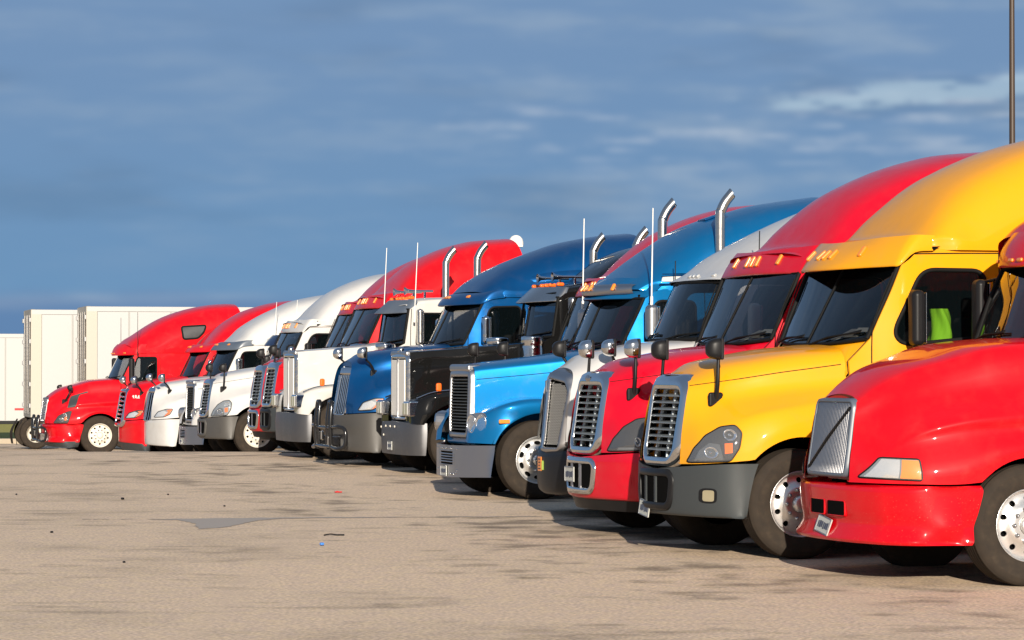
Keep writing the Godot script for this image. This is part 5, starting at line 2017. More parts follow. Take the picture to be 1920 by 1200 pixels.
func make_trucks() -> void:
	mats.mesh_grey = plain(Color(0.66, 0.64, 0.60), 0.4, 0.3)
	mats.pale_lamp = plain(Color(0.32, 0.28, 0.18), 0.3)
	mats.frame_grey = plain(Color(0.09, 0.11, 0.14), 0.35)
	mats.plastic_gloss = plain(Color(0.012, 0.012, 0.013), 0.18)
	mats.dark_glass = plain(Color(0.012, 0.014, 0.016), 0.04)
	mats.dark_glass.clearcoat_enabled = true

	# 1 red, nearest
	var t := truck("bright red semi truck with slatted grille and diagonal bar, nearest and rightmost in the row", Vector3(3.969, height(-24.9), -26.008))
	build_v(t, "v1", 1.0, {"paint": mats.red, "style": "slats", "bumper_paint": mats.red_chipped, "hood_mirrors": false, "split": false})
	licence_plate(t, Vector3(-1.345, 0.475, -0.03), Vector2(0.30, 0.15), Basis(Vector3.BACK, -0.30) * Basis(Vector3.RIGHT, 0.14))

	# 2 yellow
	t = truck("yellow semi truck with grey plastic bumper, chrome grille and amber roof lights", Vector3(2.328, height(-27.6), -28.705))
	build_a(t, {"paint": mats.yellow, "bumper": "grey", "hl": "clear", "peak": true})
	licence_plate(t, Vector3(-1.06, 0.43, -0.16), Vector2(0.28, 0.15), Basis(Vector3.BACK, -0.12) * Basis(Vector3.RIGHT, 0.10))

	papers(t, "a")

	# 3 red with chrome intake
	t = truck("red semi truck with chrome lower intake and chrome mirror, beside the yellow truck", Vector3(1.68, height(-30.4), -31.6))
	build_a(t, {"paint": mats.crimson, "bumper": "painted", "hl": "dark", "shell": mats.chrome, "badge": true})
	licence_plate(t, Vector3(-1.08, 0.63, -0.14), Vector2(0.30, 0.16), Basis.IDENTITY)
	papers(t, "a")

	# 4 white with a silver mesh grille
	t = truck("white semi truck with silver split mesh grille and black bumper, its windshield unframed", Vector3(1.41, height(-34.2), -35.265))
	build_k(t)

	# 5 bright blue
	t = truck("bright blue semi truck with wide metal grille, steel bumper and twin stacks", Vector3(0.003, height(-38.6), -39.74))
	build_c5(t, "c5", mats.blue, mats.plastic)

	# 6 red, hidden
	t = truck("crimson red semi truck mostly hidden behind the bright blue one, roof stripe showing", Vector3(0.31, height(-42.2), -43.32))
	build_a(t, {"paint": mats.crimson, "bumper": "painted", "hl": "dark"})
	for nm in ["hood", "hood_seam", "hood_seam_001"]:
		t.get_node(nm).position.y = -0.12

	# 7 black long nose
	t = truck("black long nosed semi truck with white grille covers and metal sun visor", Vector3(-1.055, height(-45.5), -46.647), 15.5)
	build_w(t, "w7", mats.black, 0.0, 0.0)

	# 8 blue with guard
	t = truck("dark blue semi truck with chrome prow grille, black pipe guard and chrome mirrors", Vector3(-1.966, height(-48.7), -49.815))
	build_p(t, "p8", {"paint": mats.navy, "bumper": mats.bumper_tan, "dx": 0.2, "crown": P2([1.12, 2.87, 1.34, 3.08, 1.68, 3.30, 2.02, 3.45, 2.43, 3.60, 2.81, 3.72, 3.45, 3.84, 3.95, 3.89]), "slats": 16})
	guard(t, -1.2, 0.28, 1.05)
	part(t, "roof_side_fairing", kept("fair8", func():
		var g := G.new()
		var rows := []
		for i in 21:
			var u := i / 20.0
			var r := pow(sin(minf(u * 1.6, 1.0) * PI / 2), 0.7)
			var row := PackedVector3Array()
			for k in 20:
				var a := TAU * k / 20
				row.append(Vector3(1.42 + u * 2.5, 2.98 + 0.22 * u + sin(a) * 0.24 * r, 0.86 + cos(a) * 0.34 * r))
			rows.append(row)
		g.grid(rows, true, false)
		return g.mirrored()), mats.navy)

	# 9 white long nose
	t = truck("white long nosed semi truck with tall white grille covers, metal visor and two antennas", Vector3(-3.248, height(-52.1), -53.212), 15.5)
	build_w(t, "w9", mats.ivory, -0.36, -0.10)

	# 10 11 12 reds
	t = truck("red semi truck with charcoal bumper, left of the white long nosed truck", Vector3(-3.729, height(-56.0), -57.119))
	build_a(t, {"paint": mats.scarlet, "bumper": "grey", "hl": "dark"})
	var dome := G.new()
	dome.lathe(P2([0.145, 0.0, 0.145, 0.06, 0.13, 0.125, 0.09, 0.175, 0.045, 0.20, 0.0, 0.205]), Vector3(3.95, 3.98, 0.1), Vector3.UP, 20)
	dome.rbox(Vector3(3.85, 3.97, 0.1), Vector3(0.4, 0.04, 0.3), 0.01)
	part(t, "satellite_dome", dome.mesh(), mats.sign_white)
	t = truck("red semi truck whose chrome grille stands farthest forward of the three red cabs together", Vector3(-4.22, height(-58.9), -60.07))
	build_a(t, {"paint": mats.scarlet, "bumper": "painted", "hl": "dark"})
	t = truck("red semi truck squeezed behind two other red cabs, only windshield corner and lights showing", Vector3(-4.35, height(-62.0), -63.1))
	build_a(t, {"paint": mats.scarlet, "bumper": "painted", "hl": "dark"})

	# 13 white
	t = truck("white semi truck with chrome grille, clear headlamp and tan plastic bumper", Vector3(-5.90, height(-65.3), -66.387))
	build_a(t, {"paint": mats.white, "bumper": "tan", "hl": "clear", "hl_mat": mats.silver_plastic, "rim": mats.rim_white})

	# 14 white with slatted upright grille
	t = truck("white semi truck with narrow upright slatted grille and steel bumper, dark visor", Vector3(-6.75, height(-68.2), -69.3))
	build_c5(t, "c14", mats.white, mats.plastic)

	# 15 white rounded
	t = truck("white semi truck with rounded white bumper, amber cornered headlamp and grey metal visor", Vector3(-7.723, height(-70.9), -72.005))
	build_p(t, "p15", {"paint": mats.white, "bumper": mats.white, "dx": -0.12, "dy": -0.14, "nose": -0.12, "hood_up": -0.08, "hl_dx": -0.08, "crown": P2([0.80, 2.70, 1.0, 2.88, 1.19, 3.09, 1.58, 3.34, 1.98, 3.53, 2.33, 3.69, 2.9, 3.82, 3.44, 3.90, 3.6, 3.91]), "visor_mat": mats.frame_grey, "rim": mats.rim_white, "prow": true, "slats": 8})

	# 16 red with number
	t = truck("red semi truck numbered 184 on its nose, dark skirt below its bumper", Vector3(-8.725, height(-74.0), -75.095))
	build_p(t, "p16", {"paint": mats.red, "bumper": mats.red, "skirt": true, "dx": -0.10, "dy": -0.10, "nose": -0.17, "hood_up": -0.02, "hl_dx": -0.10, "hl_base": mats.plastic, "crown": P2([0.78, 2.70, 1.01, 2.94, 1.34, 3.25, 1.7, 3.48, 2.0, 3.62, 2.54, 3.78, 3.12, 3.86, 3.6, 3.88]), "prow": false})
	var hc: Caster = shapes.hood_p16_c
	lettering(t, "184", Vector3(-0.86, 1.44, hc.z(-0.86, 1.44) + 0.02), 0.14, Basis(Vector3.UP, -0.75), mats.sign_white, "number")

	# 17 red, farthest
	t = truck("red semi truck with honeycomb grille, black guard and sleeper window, farthest in the row", Vector3(-10.99, height(-77.2), -78.36))
	build_v(t, "v17", 0.95, {"paint": mats.red, "style": "comb", "rim": mats.rim_white, "split": false})
	guard(t, -1.5, 0.34, 1.0)
	antenna(t, Vector3(0.95, 2.6, 1.3), 1.1, 0.0, mats.plastic, 0.008)
	antenna(t, Vector3(0.95, 2.6, -1.3), 1.0, 0.0, mats.plastic, 0.008)

# white truck with the split mesh grille
func build_k(t: Node3D) -> void:
	var pm: Material = mats.white
	var net := moved(net_of(NET_A), func(p: Vector3): return Vector3(p.x - 0.03, p.y + 0.07 * smoothstep(1.5, 1.95, p.y), p.z))
	hood(t, "k", net, [0.0, 0.6, 0.52, 0.60], pm)
	var c: Caster = shapes.hood_k_c
	add_chassis(t, -0.95, 3.6)
	var nx := func(z: float, y: float) -> float: return -1.08 + 0.10 * (y - 0.8) + 0.24 * absf(z)
	var ol := soft(P2([-0.42, 1.45, -0.34, 1.55, 0.0, 1.60, 0.34, 1.55, 0.42, 1.45, 0.31, 0.80, -0.31, 0.80]), 0.02, 2)
	grille(t, "grille_k", {"nx": nx, "outline": ol, "profile": [[0.0, -0.05], [0.0, 0.012], [0.012, 0.022], [0.045, 0.016], [0.07, -0.04], [0.085, -0.11], [0.05, -0.11]], "brow": [1.45, 1.5], "uprights": [0.0], "upright_wide": 0.022, "upright_sunk": -0.03, "upright_mat": mats.chrome, "frame": mats.worn_alloy, "deep": 0.06})
	var gr := t.get_node("grille")
	mesh_insert(gr, "k_mesh_n", P2([0.03, 0.83, 0.28, 0.83, 0.385, 1.44, 0.32, 1.52, 0.03, 1.56]), nx, mats.mesh_grey, 40, 10)
	mesh_insert(gr, "k_mesh_f", P2([-0.03, 0.83, -0.28, 0.83, -0.385, 1.44, -0.32, 1.52, -0.03, 1.56]), nx, mats.mesh_grey, 40, 10)
	var em := G.new()
	em.rbox(Vector3(nx.call(0, 1.5) - 0.045, 1.51, 0), Vector3(0.02, 0.14, 0.035), 0.008)
	part(gr, "emblem", em.mesh(), mats.frame_grey)
	var plan := P2([-0.45, 1.195, -0.62, 1.18, -0.78, 1.08, -0.9, 0.85, -0.99, 0.55, -1.06, 0.25, -1.08, 0.0])
	add_bumper(t, "k", plan, [[0.25, 0.07, -0.12], [0.30, 0.02, -0.11], [0.45, 0.0, -0.08], [0.68, 0.0, -0.03, 0.0], [0.80, 0.02, 0.0, -0.06]], mats.plastic)
	headlights(t, "hl_k", c, {"outline": soft(P2([-0.88, 0.92, -0.84, 1.06, -0.70, 1.18, -0.58, 1.20, -0.62, 1.02, -0.72, 0.93]), 0.03, 3), "base": mats.silver_plastic, "lamps": [[-0.72, 1.07, 0.05, 0.05]]})
	var sg := G.new()
	sg.rbox(Vector3(-1.085, 0.60, -0.16), Vector3(0.012, 0.17, 0.13), 0.005)
	part(t, "amber_permit_plate", sg.mesh(), mats.amber)
	for k in 4:
		var l := G.new()
		l.rbox(Vector3(-1.093, 0.655 - k * 0.037, -0.16 + 0.008 * (k % 2)), Vector3(0.003, 0.013, 0.085 - 0.02 * (k % 3)), 0.001)
		part(t, "permit_print", l.mesh(), mats.ink)
	var gt := G.new()
	gt.rbox(Vector3(-1.088, 0.585, -0.045), Vector3(0.010, 0.11, 0.055), 0.004)
	part(t, "green_permit_tag", gt.mesh(), mats.green_label)
	add_wheel(t, Vector3(0, 0.51, 1.17), 1.0, mats.alloy)
	add_wheel(t, Vector3(0, 0.51, -1.17), -1.0, mats.alloy)
	add_drive_wheels(t, 4.3)
	cab(t, "k", {"paint": pm, "hood": "k", "hx": 0.51, "sill": 1.84, "pillar": P2([0.66, 2.07, 0.78, 2.30, 0.88, 2.52, 0.98, 2.72]), "c0": Vector2(0.36, 2.05), "c1": Vector2(0.70, 2.74),
		"eave": P2([1.1, 2.80, 1.4, 2.84, 3.6, 2.88]), "xr": 3.6, "win": P2([1.15, 2.66, 1.8, 2.67, 1.8, 2.02, 1.0, 1.96, 0.95, 2.2]), "win_r": 0.1, "gasket": 0.016, "bow": 2.0, "split": false, "trim": 0.03, "xf": 1.1,
		"roof": roof_net(P2([0.70, 2.76, 0.92, 2.88, 1.17, 3.08, 1.50, 3.28, 1.84, 3.45, 2.2, 3.60, 2.6, 3.74, 3.1, 3.87, 3.6, 3.93]), 2.735, 1.165, 0.5, 0.3, 0.2),
		"seams": [P2([0.93, 2.65, 0.80, 2.3, 0.74, 2.0, 0.74, 0.6]), P2([1.95, 2.8, 1.95, 1.7, 1.95, 0.6])]})
	var rr: Array = shapes.roof_k
	for z in [-0.13, 0.0, 0.13, 0.62]:
		var f := on_rows(rr, u_at(rr, 0.055, z), 0.055)
		marker(t, f.origin + Vector3(-0.012, 0.008, 0), Vector3(0.08, 0.05, 0.03), f.basis, mats.lamp_clear)
	door_mirror(t, Vector3(1.0, 2.22, 1.40), Vector3(0.13, 0.5, 0.17), mats.white, Vector3(0.98, 1.86, 1.19))
	for s in [1.0, -1.0]:
		var hz: float = c.z(-0.45, 1.66)
		hood_mirror(t, Vector3(-0.46, 1.64, hz * s), Vector3(-0.56, 1.955, (hz + 0.17) * s), Vector3(-0.5, 1.76, (hz + 0.12) * s), mats.chrome if s > 0 else mats.plastic)
	antenna(t, Vector3(1.08, 2.35, 1.32), 0.95, 0.02, mats.plastic, 0.009)

# blue truck with the wide bright grille frame
func build_c5(t: Node3D, key: String, pm: Material, visor_mat: Material) -> void:
	var blue := key == "c5"
	var zi := func(x: float) -> float: return 0.60 + 0.14 * smoothstep(-0.6, 0.9, x)
	var zo := func(x: float) -> float: return 1.185 - 0.30 * pow(clampf((-0.42 - x) / 0.42, 0.0, 1.0), 1.5)
	build_c(t, key, {"paint": pm, "xr": 4.25,
		"hood": [[-0.68, 0.555, 0.78, 1.60, 1.745], [-0.2, 0.64, 0.82, 1.645, 1.80], [0.3, 0.74, 0.9, 1.69, 1.86], [0.75, 0.84, 0.9, 1.735, 1.92], [1.1, 0.93, 0.9, 1.775, 1.965]],
		"hood_seams": [P2([-0.66, 1.55, 0.0, 1.61, 0.5, 1.66, 1.05, 1.71])],
		"front": {"x": -0.74, "lean": 0.03, "outline": soft(P2([-0.41, 1.585, 0.41, 1.585, 0.41, 1.05, 0.38, 0.85, -0.38, 0.85, -0.41, 1.05]), 0.025, 3), "profile": BOX_FRAME, "brow": [1.52, 1.5], "bars": 17, "bar_thick": 0.016, "bar_deep": 0.05, "bar_mat": mats.bumper_grey, "frame": mats.worn_alloy, "deep": 0.09,
			"top_y": 1.70, "top_h": 0.10, "wide": 0.44, "apron_y": 0.76, "apron_w": 0.62},
		"arch": P2([-0.57, 0.72, -0.50, 0.86, -0.38, 0.98, -0.16, 1.085, 0.08, 1.115, 0.32, 1.06, 0.50, 0.92, 0.58, 0.75, 0.60, 0.60]),
		"top": P2([-0.84, 0.73, -0.80, 0.93, -0.68, 1.10, -0.42, 1.24, -0.08, 1.305, 0.28, 1.28, 0.58, 1.15, 0.78, 0.92, 0.86, 0.62]), "zi": zi, "zo": zo,
		"plan": P2([-0.59, 1.18, -0.67, 1.07, -0.77, 0.88, -0.86, 0.66, -0.90, 0.40, -0.905, 0.2, -0.91, 0.0]), "levels": [[0.29, 0.0, -0.06, -0.03], [0.40, 0.0, -0.045, -0.02], [0.55, 0.0, -0.02, -0.01], [0.70, 0.0, 0.0, -0.02]], "bumper": mats.worn_alloy, "slot": 1.75,
		"rim": mats.alloy if blue else mats.rim_white,
		"cab": {"hx": 1.1, "sill": 1.78, "pillar": P2([1.19, 1.985, 1.29, 2.2, 1.385, 2.4, 1.48, 2.61]), "c0": Vector2(0.98, 1.975), "c1": Vector2(1.28, 2.63), "eave": P2([1.60, 2.70, 1.72, 2.735, 2.4, 2.745, 4.25, 2.765]),
			"win": P2([1.62, 2.58, 2.17, 2.575, 2.17, 1.98, 1.50, 1.90, 1.46, 2.1]), "win_r": 0.1, "gasket": 0.018, "xf": 1.65, "bow": 2.2, "curtain_x": 2.3, "curtain_mat": mats.curtain,
			"roof": roof_net(P2([1.28, 2.74, 1.42, 2.87, 1.58, 3.00, 1.84, 3.22, 2.14, 3.43, 2.40, 3.59, 2.7, 3.71, 3.0, 3.80, 3.4, 3.91, 3.9, 3.99, 4.25, 4.04]) if blue else P2([1.20, 2.66, 1.5, 2.80, 2.0, 3.0, 2.5, 3.15, 4.25, 3.2]), 2.72, 1.165, 0.5, 0.3, 0.16),
			"seams": [P2([1.40, 2.5, 1.28, 2.2, 1.23, 2.0, 1.23, 0.6]), P2([2.3, 2.7, 2.3, 1.7, 2.3, 0.6])]}})
	# paired round lamps in a bright bezel on each fender's nose
	for s in [1.0, -1.0]:
		var h := sub(t, "headlight")
		var d := Vector3(-0.80, 0.05, 0.60 * s).normalized()
		var r := Vector3(0.60, 0, 0.80 * s).normalized()
		var c0 := Vector3(-0.735, 0.975, 0.87 * s)
		var bz := G.new()
		var e := PackedVector2Array()
		for p in Geometry2D.convex_hull(ring2(Vector2(-0.075, 0), 0.085, 0.135, 20) + ring2(Vector2(0.085, 0.005), 0.095, 0.145, 20)):
			e.append(p)
		e.remove_at(e.size() - 1)
		bz.prism(e, c0 - d * 0.10, r, Vector3.UP, d * 0.12)
		part(h, "bezel", bz.mesh(), mats.worn_alloy)
		for q in [[-0.075, 0.068, 0.112], [0.085, 0.076, 0.122]]:
			var lm := G.new()
			var rows := []
			for w in [[1.08, 0.018], [1.0, 0.034], [0.9, 0.012], [0.5, -0.03], [0.2, -0.03], [0.12, 0.0], [0.0, 0.004]]:
				var row := PackedVector3Array()
				for p in ring2(Vector2(q[0], 0), q[1] * w[0], q[2] * w[0], 22):
					row.append(c0 + r * p.x + Vector3.UP * p.y + d * (0.012 + w[1]))
				rows.append(row)
			lm.grid(rows, true, false, c0 - d)
			part(h, "lamp", lm.mesh(), mats.reflector)
			var ln := G.new()
			var lr := []
			for w in 5:
				var a := w / 4.0 * PI / 2
				var row := PackedVector3Array()
				for p in ring2(Vector2(q[0], 0), q[1] * cos(a), q[2] * cos(a), 22):
					row.append(c0 + r * p.x + Vector3.UP * p.y + d * (0.03 + 0.03 * sin(a)))
				lr.append(row)
			ln.grid(lr, true, false, c0 - d)
			part(h, "lens", ln.mesh(), mats.lens)
		marker(t, Vector3(-0.47, 1.01, 1.195 * s), Vector3(0.15, 0.055, 0.03), Basis.IDENTITY, mats.amber, "turn_signal")
	var bx := func(z: float, _y: float) -> float: return -0.912 + 0.12 * z * z
	grille(t, "bslot_" + key, {"called": "bumper_slots", "nx": bx, "outline": soft(P2([-0.36, 0.605, 0.36, 0.605, 0.36, 0.435, -0.36, 0.435]), 0.01, 2), "profile": [[0.0, -0.02], [0.0, 0.004], [0.01, 0.008], [0.02, -0.006]], "frame": mats.worn_alloy, "bars": 4, "bar_thick": 0.014, "bar_deep": 0.004, "bar_mat": mats.worn_alloy, "deep": -0.002})
	for q in [[-0.45, 0.64], [-0.2, 0.645], [0.0, 0.645], [0.2, 0.645], [0.45, 0.64], [-0.45, 0.36], [0.45, 0.36], [0.2, 0.31], [0.32, 0.31], [0.42, 0.33]]:
		var g := G.new()
		g.lathe(P2([0.014, 0.0, 0.012, 0.012, 0.0, 0.015]), Vector3(bx.call(q[0], 0) - 0.002, q[1], q[0]), Vector3.LEFT, 8)
		part(t, "bumper_bolt", g.mesh(), mats.chrome)
	licence_plate(t, Vector3(-0.922, 0.345, -0.08), Vector2(0.28, 0.14), Basis.IDENTITY)
	if blue:
		var pl := P3([1.58, 2.66, 1.14, 1.46, 2.635, 1.02, 1.32, 2.63, 0.80, 1.14, 2.63, 0.45, 1.07, 2.63, 0.0])
		var ptop := P3([1.74, 2.80, 1.13, 1.60, 2.85, 1.02, 1.50, 2.88, 0.82, 1.38, 2.90, 0.45, 1.34, 2.90, 0.0])
		visor(t, key, pl, ptop, 0.01, pm)
		var vs := visor(t, key + "_light_shelf", P3([1.38, 2.70, 0.90, 1.30, 2.69, 0.78, 1.16, 2.685, 0.52, 1.06, 2.685, 0.25, 1.03, 2.685, 0.0]), P3([1.43, 2.80, 0.90, 1.36, 2.81, 0.78, 1.22, 2.81, 0.52, 1.13, 2.81, 0.25, 1.10, 2.81, 0.0]), 0.03, mats.worn_alloy, "light_shelf")
		lights_at(t, vs, [-0.66, -0.16, 0.0, 0.16, 0.62], 0.5, Vector3(0.05, 0.11, 0.035), mats.amber)
		var rr := Caster.new(shapes["roof_" + key])
		part(t, "roof_trim", kept("trim_c5", func():
			var g := G.new()
			for q in [P2([1.66, 2.80, 2.36, 2.80]), P2([1.70, 2.93, 2.36, 2.94])]:
				var path := PackedVector3Array()
				for p in G.fine(q, 0.1).slice(0, -1):
					path.append(Vector3(p.x, p.y, 1.172))
				g.tube(path, 0.010, 6)
			return g.mirrored()), mats.navy)
		for s in [1.0, -1.0]:
			part(t, "roof_slot", kept("slot_c5%s" % s, func():
				var g := patch(rr, soft(P2([1.70, 2.835, 2.30, 2.835, 2.30, 2.905, 1.74, 2.905]), 0.025, 3), 0.012, 0.0)
				return g if s > 0 else g.flip_z()), mats.white)
		var hatch := G.new()
		var f := on_rows(shapes["roof_" + key], 0.5, 0.62)
		hatch.rbox(f.origin + Vector3(0, 0.004, 0.1), Vector3(0.3, 0.24, 0.03), 0.012, 2, f.basis)
		part(t, "roof_vent", hatch.mesh(), mats.navy)
		stack(t, 2.53, 1.12, 1.2, 4.02, 0.068)
		antenna(t, Vector3(1.46, 2.56, 1.42), 1.22, 0.02, mats.sign_white, 0.011)
		antenna(t, Vector3(1.46, 2.56, -1.42), 1.22, 0.02, mats.sign_white, 0.011)
		antenna(t, Vector3(1.80, 2.1, 1.34), 1.0, 0.02, mats.plastic, 0.010)
	else:
		visor(t, key, P3([1.5, 2.66, 1.1, 1.42, 2.60, 1.0, 1.25, 2.57, 0.76, 1.1, 2.56, 0.4, 1.04, 2.56, 0.0]), P3([1.62, 2.78, 1.08, 1.55, 2.78, 0.98, 1.42, 2.79, 0.76, 1.3, 2.80, 0.4, 1.26, 2.80, 0.0]), 0.01, mats.navy_dark)
		antenna(t, Vector3(1.5, 2.75, 1.1), 0.85, 0.06, mats.sign_white, 0.008)
		antenna(t, Vector3(1.5, 2.75, -1.1), 0.85, 0.06, mats.sign_white, 0.008)
	door_mirror(t, Vector3(1.47, 2.29, 1.40), Vector3(0.16, 0.47, 0.20), mats.worn_alloy if blue else mats.chrome, Vector3(1.46, 1.86, 1.19))

# long-nosed classic with an upright shuttered grille
func build_w(t: Node3D, key: String, pm: Material, dx: float, dy: float) -> void:
	var black := key == "w7"
	var zi := func(x: float) -> float: return 0.60 + 0.12 * smoothstep(-0.6, 0.9, x)
	var zo := func(x: float) -> float: return 1.175 - 0.10 * clampf((-0.5 - x) / 0.3, 0.0, 1.0)
	build_c(t, key, {"paint": pm, "xr": 3.9 + dx,
		"hood": [[-0.69, 0.575, 0.80, 1.83, 1.905], [-0.1, 0.63, 0.85, 1.87, 1.95], [0.6, 0.72, 0.9, 1.925, 2.01], [1.24 + dx, 0.82, 0.9, 1.98, 2.06]],
		"front": {"x": -0.74, "lean": 0.0, "outline": soft(P2([-0.46, 1.79, 0.46, 1.79, 0.46, 0.89, -0.46, 0.89]), 0.02, 2), "profile": BOX_FRAME, "frame": mats.chrome, "deep": 0.06, "uprights": [0.0], "upright_wide": 0.016, "upright_sunk": -0.02, "upright_mat": mats.worn_alloy,
			"top_y": 1.865, "top_h": 0.09, "wide": 0.52, "apron_y": 0.79, "apron_w": 0.54, "apron_mat": mats.frame_grey, "top_mat": mats.worn_alloy},
		"arch": P2([-0.60, 0.78, -0.52, 0.90, -0.38, 1.02, -0.16, 1.11, 0.06, 1.13, 0.32, 1.07, 0.50, 0.92, 0.60, 0.72, 0.62, 0.58]),
		"top": P2([-0.78, 0.80, -0.77, 1.00, -0.70, 1.16, -0.45, 1.255, -0.12, 1.29, 0.24, 1.27, 0.56, 1.13, 0.78, 0.86, 0.86, 0.58]), "zi": zi, "zo": zo,
		"plan": P2([-0.56, 1.14, -0.66, 1.10, -0.76, 0.98, -0.82, 0.75, -0.84, 0.45, -0.85, 0.2, -0.85, 0.0]), "levels": [[0.31, 0.0, -0.02, 0.0], [0.45, -0.01, -0.01, 0.0], [0.65, -0.01, 0.0, 0.0], [0.80, 0.0, 0.0, 0.02]], "bumper": mats.bumper_steel,
		"rim": mats.alloy,
		"cab": {"hx": 1.24 + dx, "sill": 2.0 + dy, "pillar": bent(P2([1.50, 2.13, 1.53, 2.33, 1.56, 2.53, 1.59, 2.73]), dx, dy), "c0": Vector2(1.30 + dx, 2.10 + dy), "c1": Vector2(1.42 + dx, 2.75 + dy), "eave": bent(P2([1.68, 2.80, 1.9, 2.83, 2.45, 2.84, 3.9, 2.86]), dx, dy),
			"wide": 1.02, "tumble": 0.03, "pinch": 0.06, "win": bent(P2([1.74, 2.66, 2.20, 2.66, 2.20, 2.12, 1.70, 2.10]), dx, dy), "win_r": 0.05, "gasket": 0.018, "xf": 1.75 + dx, "bow": 1.6, "trim": 0.03, "curtain_x": 2.36 + dx,
			"roof": roof_net(P2([1.46 + dx, 2.80 + dy, 1.62 + dx, 2.91 + dy, 1.9 + dx, 2.96 + dy, 2.15 + dx, 3.02 + dy, 2.4 + dx, 3.22 + dy, 2.75 + dx, 3.44 + dy, 3.2 + dx, 3.58 + dy, 3.9 + dx, 3.62 + dy]) if black else P2([1.46 + dx, 2.80 + dy, 1.62 + dx, 2.91 + dy, 1.9 + dx, 2.95 + dy, 2.4 + dx, 2.97 + dy, 3.0 + dx, 2.98 + dy, 3.9 + dx, 2.98 + dy]), 2.80 + dy, 1.0, 0.14, 0.25, 0.1),
			"seams": [bent(P2([1.62, 2.74, 1.60, 2.3, 1.60, 1.6, 1.60, 0.6]), dx, dy), bent(P2([2.36, 2.8, 2.36, 1.7, 2.36, 0.6]), dx, dy)]}})
	var gr := t.get_node("grille")
	for s in [1.0, -1.0]:
		var g := G.new()
		g.rbox(Vector3(-0.735, 1.335, 0.235 * s), Vector3(0.03, 0.87, 0.415), 0.012, 2)
		part(gr, "winter_cover", g.mesh(), mats.cover)
	var cap := G.new()
	cap.lathe(P2([0.05, -0.05, 0.055, 0.0, 0.045, 0.03, 0.02, 0.045, 0.0, 0.05]), Vector3(-0.70, 1.93, 0), Vector3.UP, 16)
	part(t, "radiator_cap", cap.mesh(), mats.chrome)
	# square lamps on brackets beside the grille
	for s in [1.0, -1.0]:
		var h := sub(t, "headlight")
		var g := G.new()
		g.rbox(Vector3(-0.74, 1.02, 0.90 * s), Vector3(0.20, 0.24, 0.36), 0.03, 2)
		part(h, "housing", g.mesh(), mats.chrome)
		for k in 2:
			var l := G.new()
			l.rbox(Vector3(-0.845, 1.02, (0.82 + 0.16 * k) * s), Vector3(0.02, 0.18, 0.145), 0.008, 2)
			part(h, "lamp", l.mesh(), mats.lamp_clear)
		var b := G.new()
		b.rbox(Vector3(-0.62, 0.93, 0.72 * s), Vector3(0.10, 0.10, 0.4), 0.02)
		part(h, "bracket", b.mesh(), mats.plastic)
		marker(t, Vector3(-0.36, 1.35, 1.07 * s), Vector3(0.09, 0.13, 0.06), Basis.IDENTITY, mats.orange, "turn_signal")
		var tr := G.new()
		var path := PackedVector3Array()
		for p in curve2(P2([-0.70, 1.18, -0.45, 1.27, -0.12, 1.305, 0.24, 1.285]), 14):
			path.append(Vector3(p.x, p.y, 1.06 * s))
		tr.tube(path, 0.014, 6)
		part(t, "fender_trim", tr.mesh(), mats.chrome)
		# chrome air cleaner beside the cowl
		var a := G.new()
		a.lathe(P2([0.0, 0.90, 0.10, 0.90, 0.175, 0.885, 0.18, 0.87, 0.18, 0.78, 0.172, 0.77, 0.172, 0.72, 0.18, 0.71, 0.18, 0.15, 0.17, 0.10, 0.10, 0.05, 0.0, 0.05]), Vector3(1.14 + dx, 1.24 + dy, 1.03 * s), Vector3.UP, 28)
		part(t, "air_cleaner", a.mesh(), mats.chrome)
	# metal visor, lights and horns on the roof
	var vb := PackedVector3Array()
	var vt := PackedVector3Array()
	for p in P3([1.66, 2.70, 0.99, 1.50, 2.69, 0.90, 1.38, 2.685, 0.6, 1.24, 2.68, 0.3, 1.20, 2.68, 0.0]):
		vb.append(p + Vector3(dx, dy, 0))
	for p in P3([1.74, 2.89, 0.96, 1.66, 2.90, 0.88, 1.58, 2.905, 0.6, 1.50, 2.91, 0.3, 1.47, 2.91, 0.0]):
		vt.append(p + Vector3(dx, dy, 0))
	visor(t, key, vb, vt, 0.0, mats.steel if black else mats.frame_grey, "sun_visor")
	for z in [-0.7, -0.25, 0.0, 0.25, 0.7]:
		marker(t, Vector3(1.68 + dx, 2.945 + dy, z), Vector3(0.13, 0.06, 0.07), Basis.IDENTITY, mats.orange)
	for z in [-0.42, 0.42]:
		var g := G.new()
		g.lathe(P2([0.0, 0.0, 0.02, 0.0, 0.022, 0.35, 0.035, 0.46, 0.075, 0.52, 0.07, 0.52, 0.03, 0.45]), Vector3(2.15 + dx, 3.07 + dy, z), Vector3.LEFT, 16)
		g.rbox(Vector3(2.0 + dx, 3.0 + dy, z), Vector3(0.04, 0.12, 0.04), 0.01)
		part(t, "air_horn", g.mesh(), mats.chrome)
	stack(t, 2.78 + dx, 1.13, 1.0, 3.80, 0.066)
	if not black:
		antenna(t, Vector3(1.62 + dx, 2.55 + dy, 1.20), 1.35, 0.06, mats.sign_white, 0.010)
		antenna(t, Vector3(1.62 + dx, 2.55 + dy, -1.20), 1.35, 0.06, mats.sign_white, 0.010)
	else:
		antenna(t, Vector3(1.9 + dx, 2.6, 1.15), 0.9, 0.02, mats.plastic, 0.008)
		for q in [[-0.62, 0.72], [-0.30, 0.74], [0.0, 0.74], [0.30, 0.74], [-0.45, 0.6]]:
			var g := G.new()
			g.lathe(P2([0.02, 0.0, 0.016, 0.012, 0.0, 0.016]), Vector3(-0.865, q[1], q[0]), Vector3.LEFT, 8)
			part(t, "bumper_bolt", g.mesh(), mats.rim_white)
		licence_plate(t, Vector3(-0.872, 0.44, 0.0), Vector2(0.28, 0.14), Basis.IDENTITY)
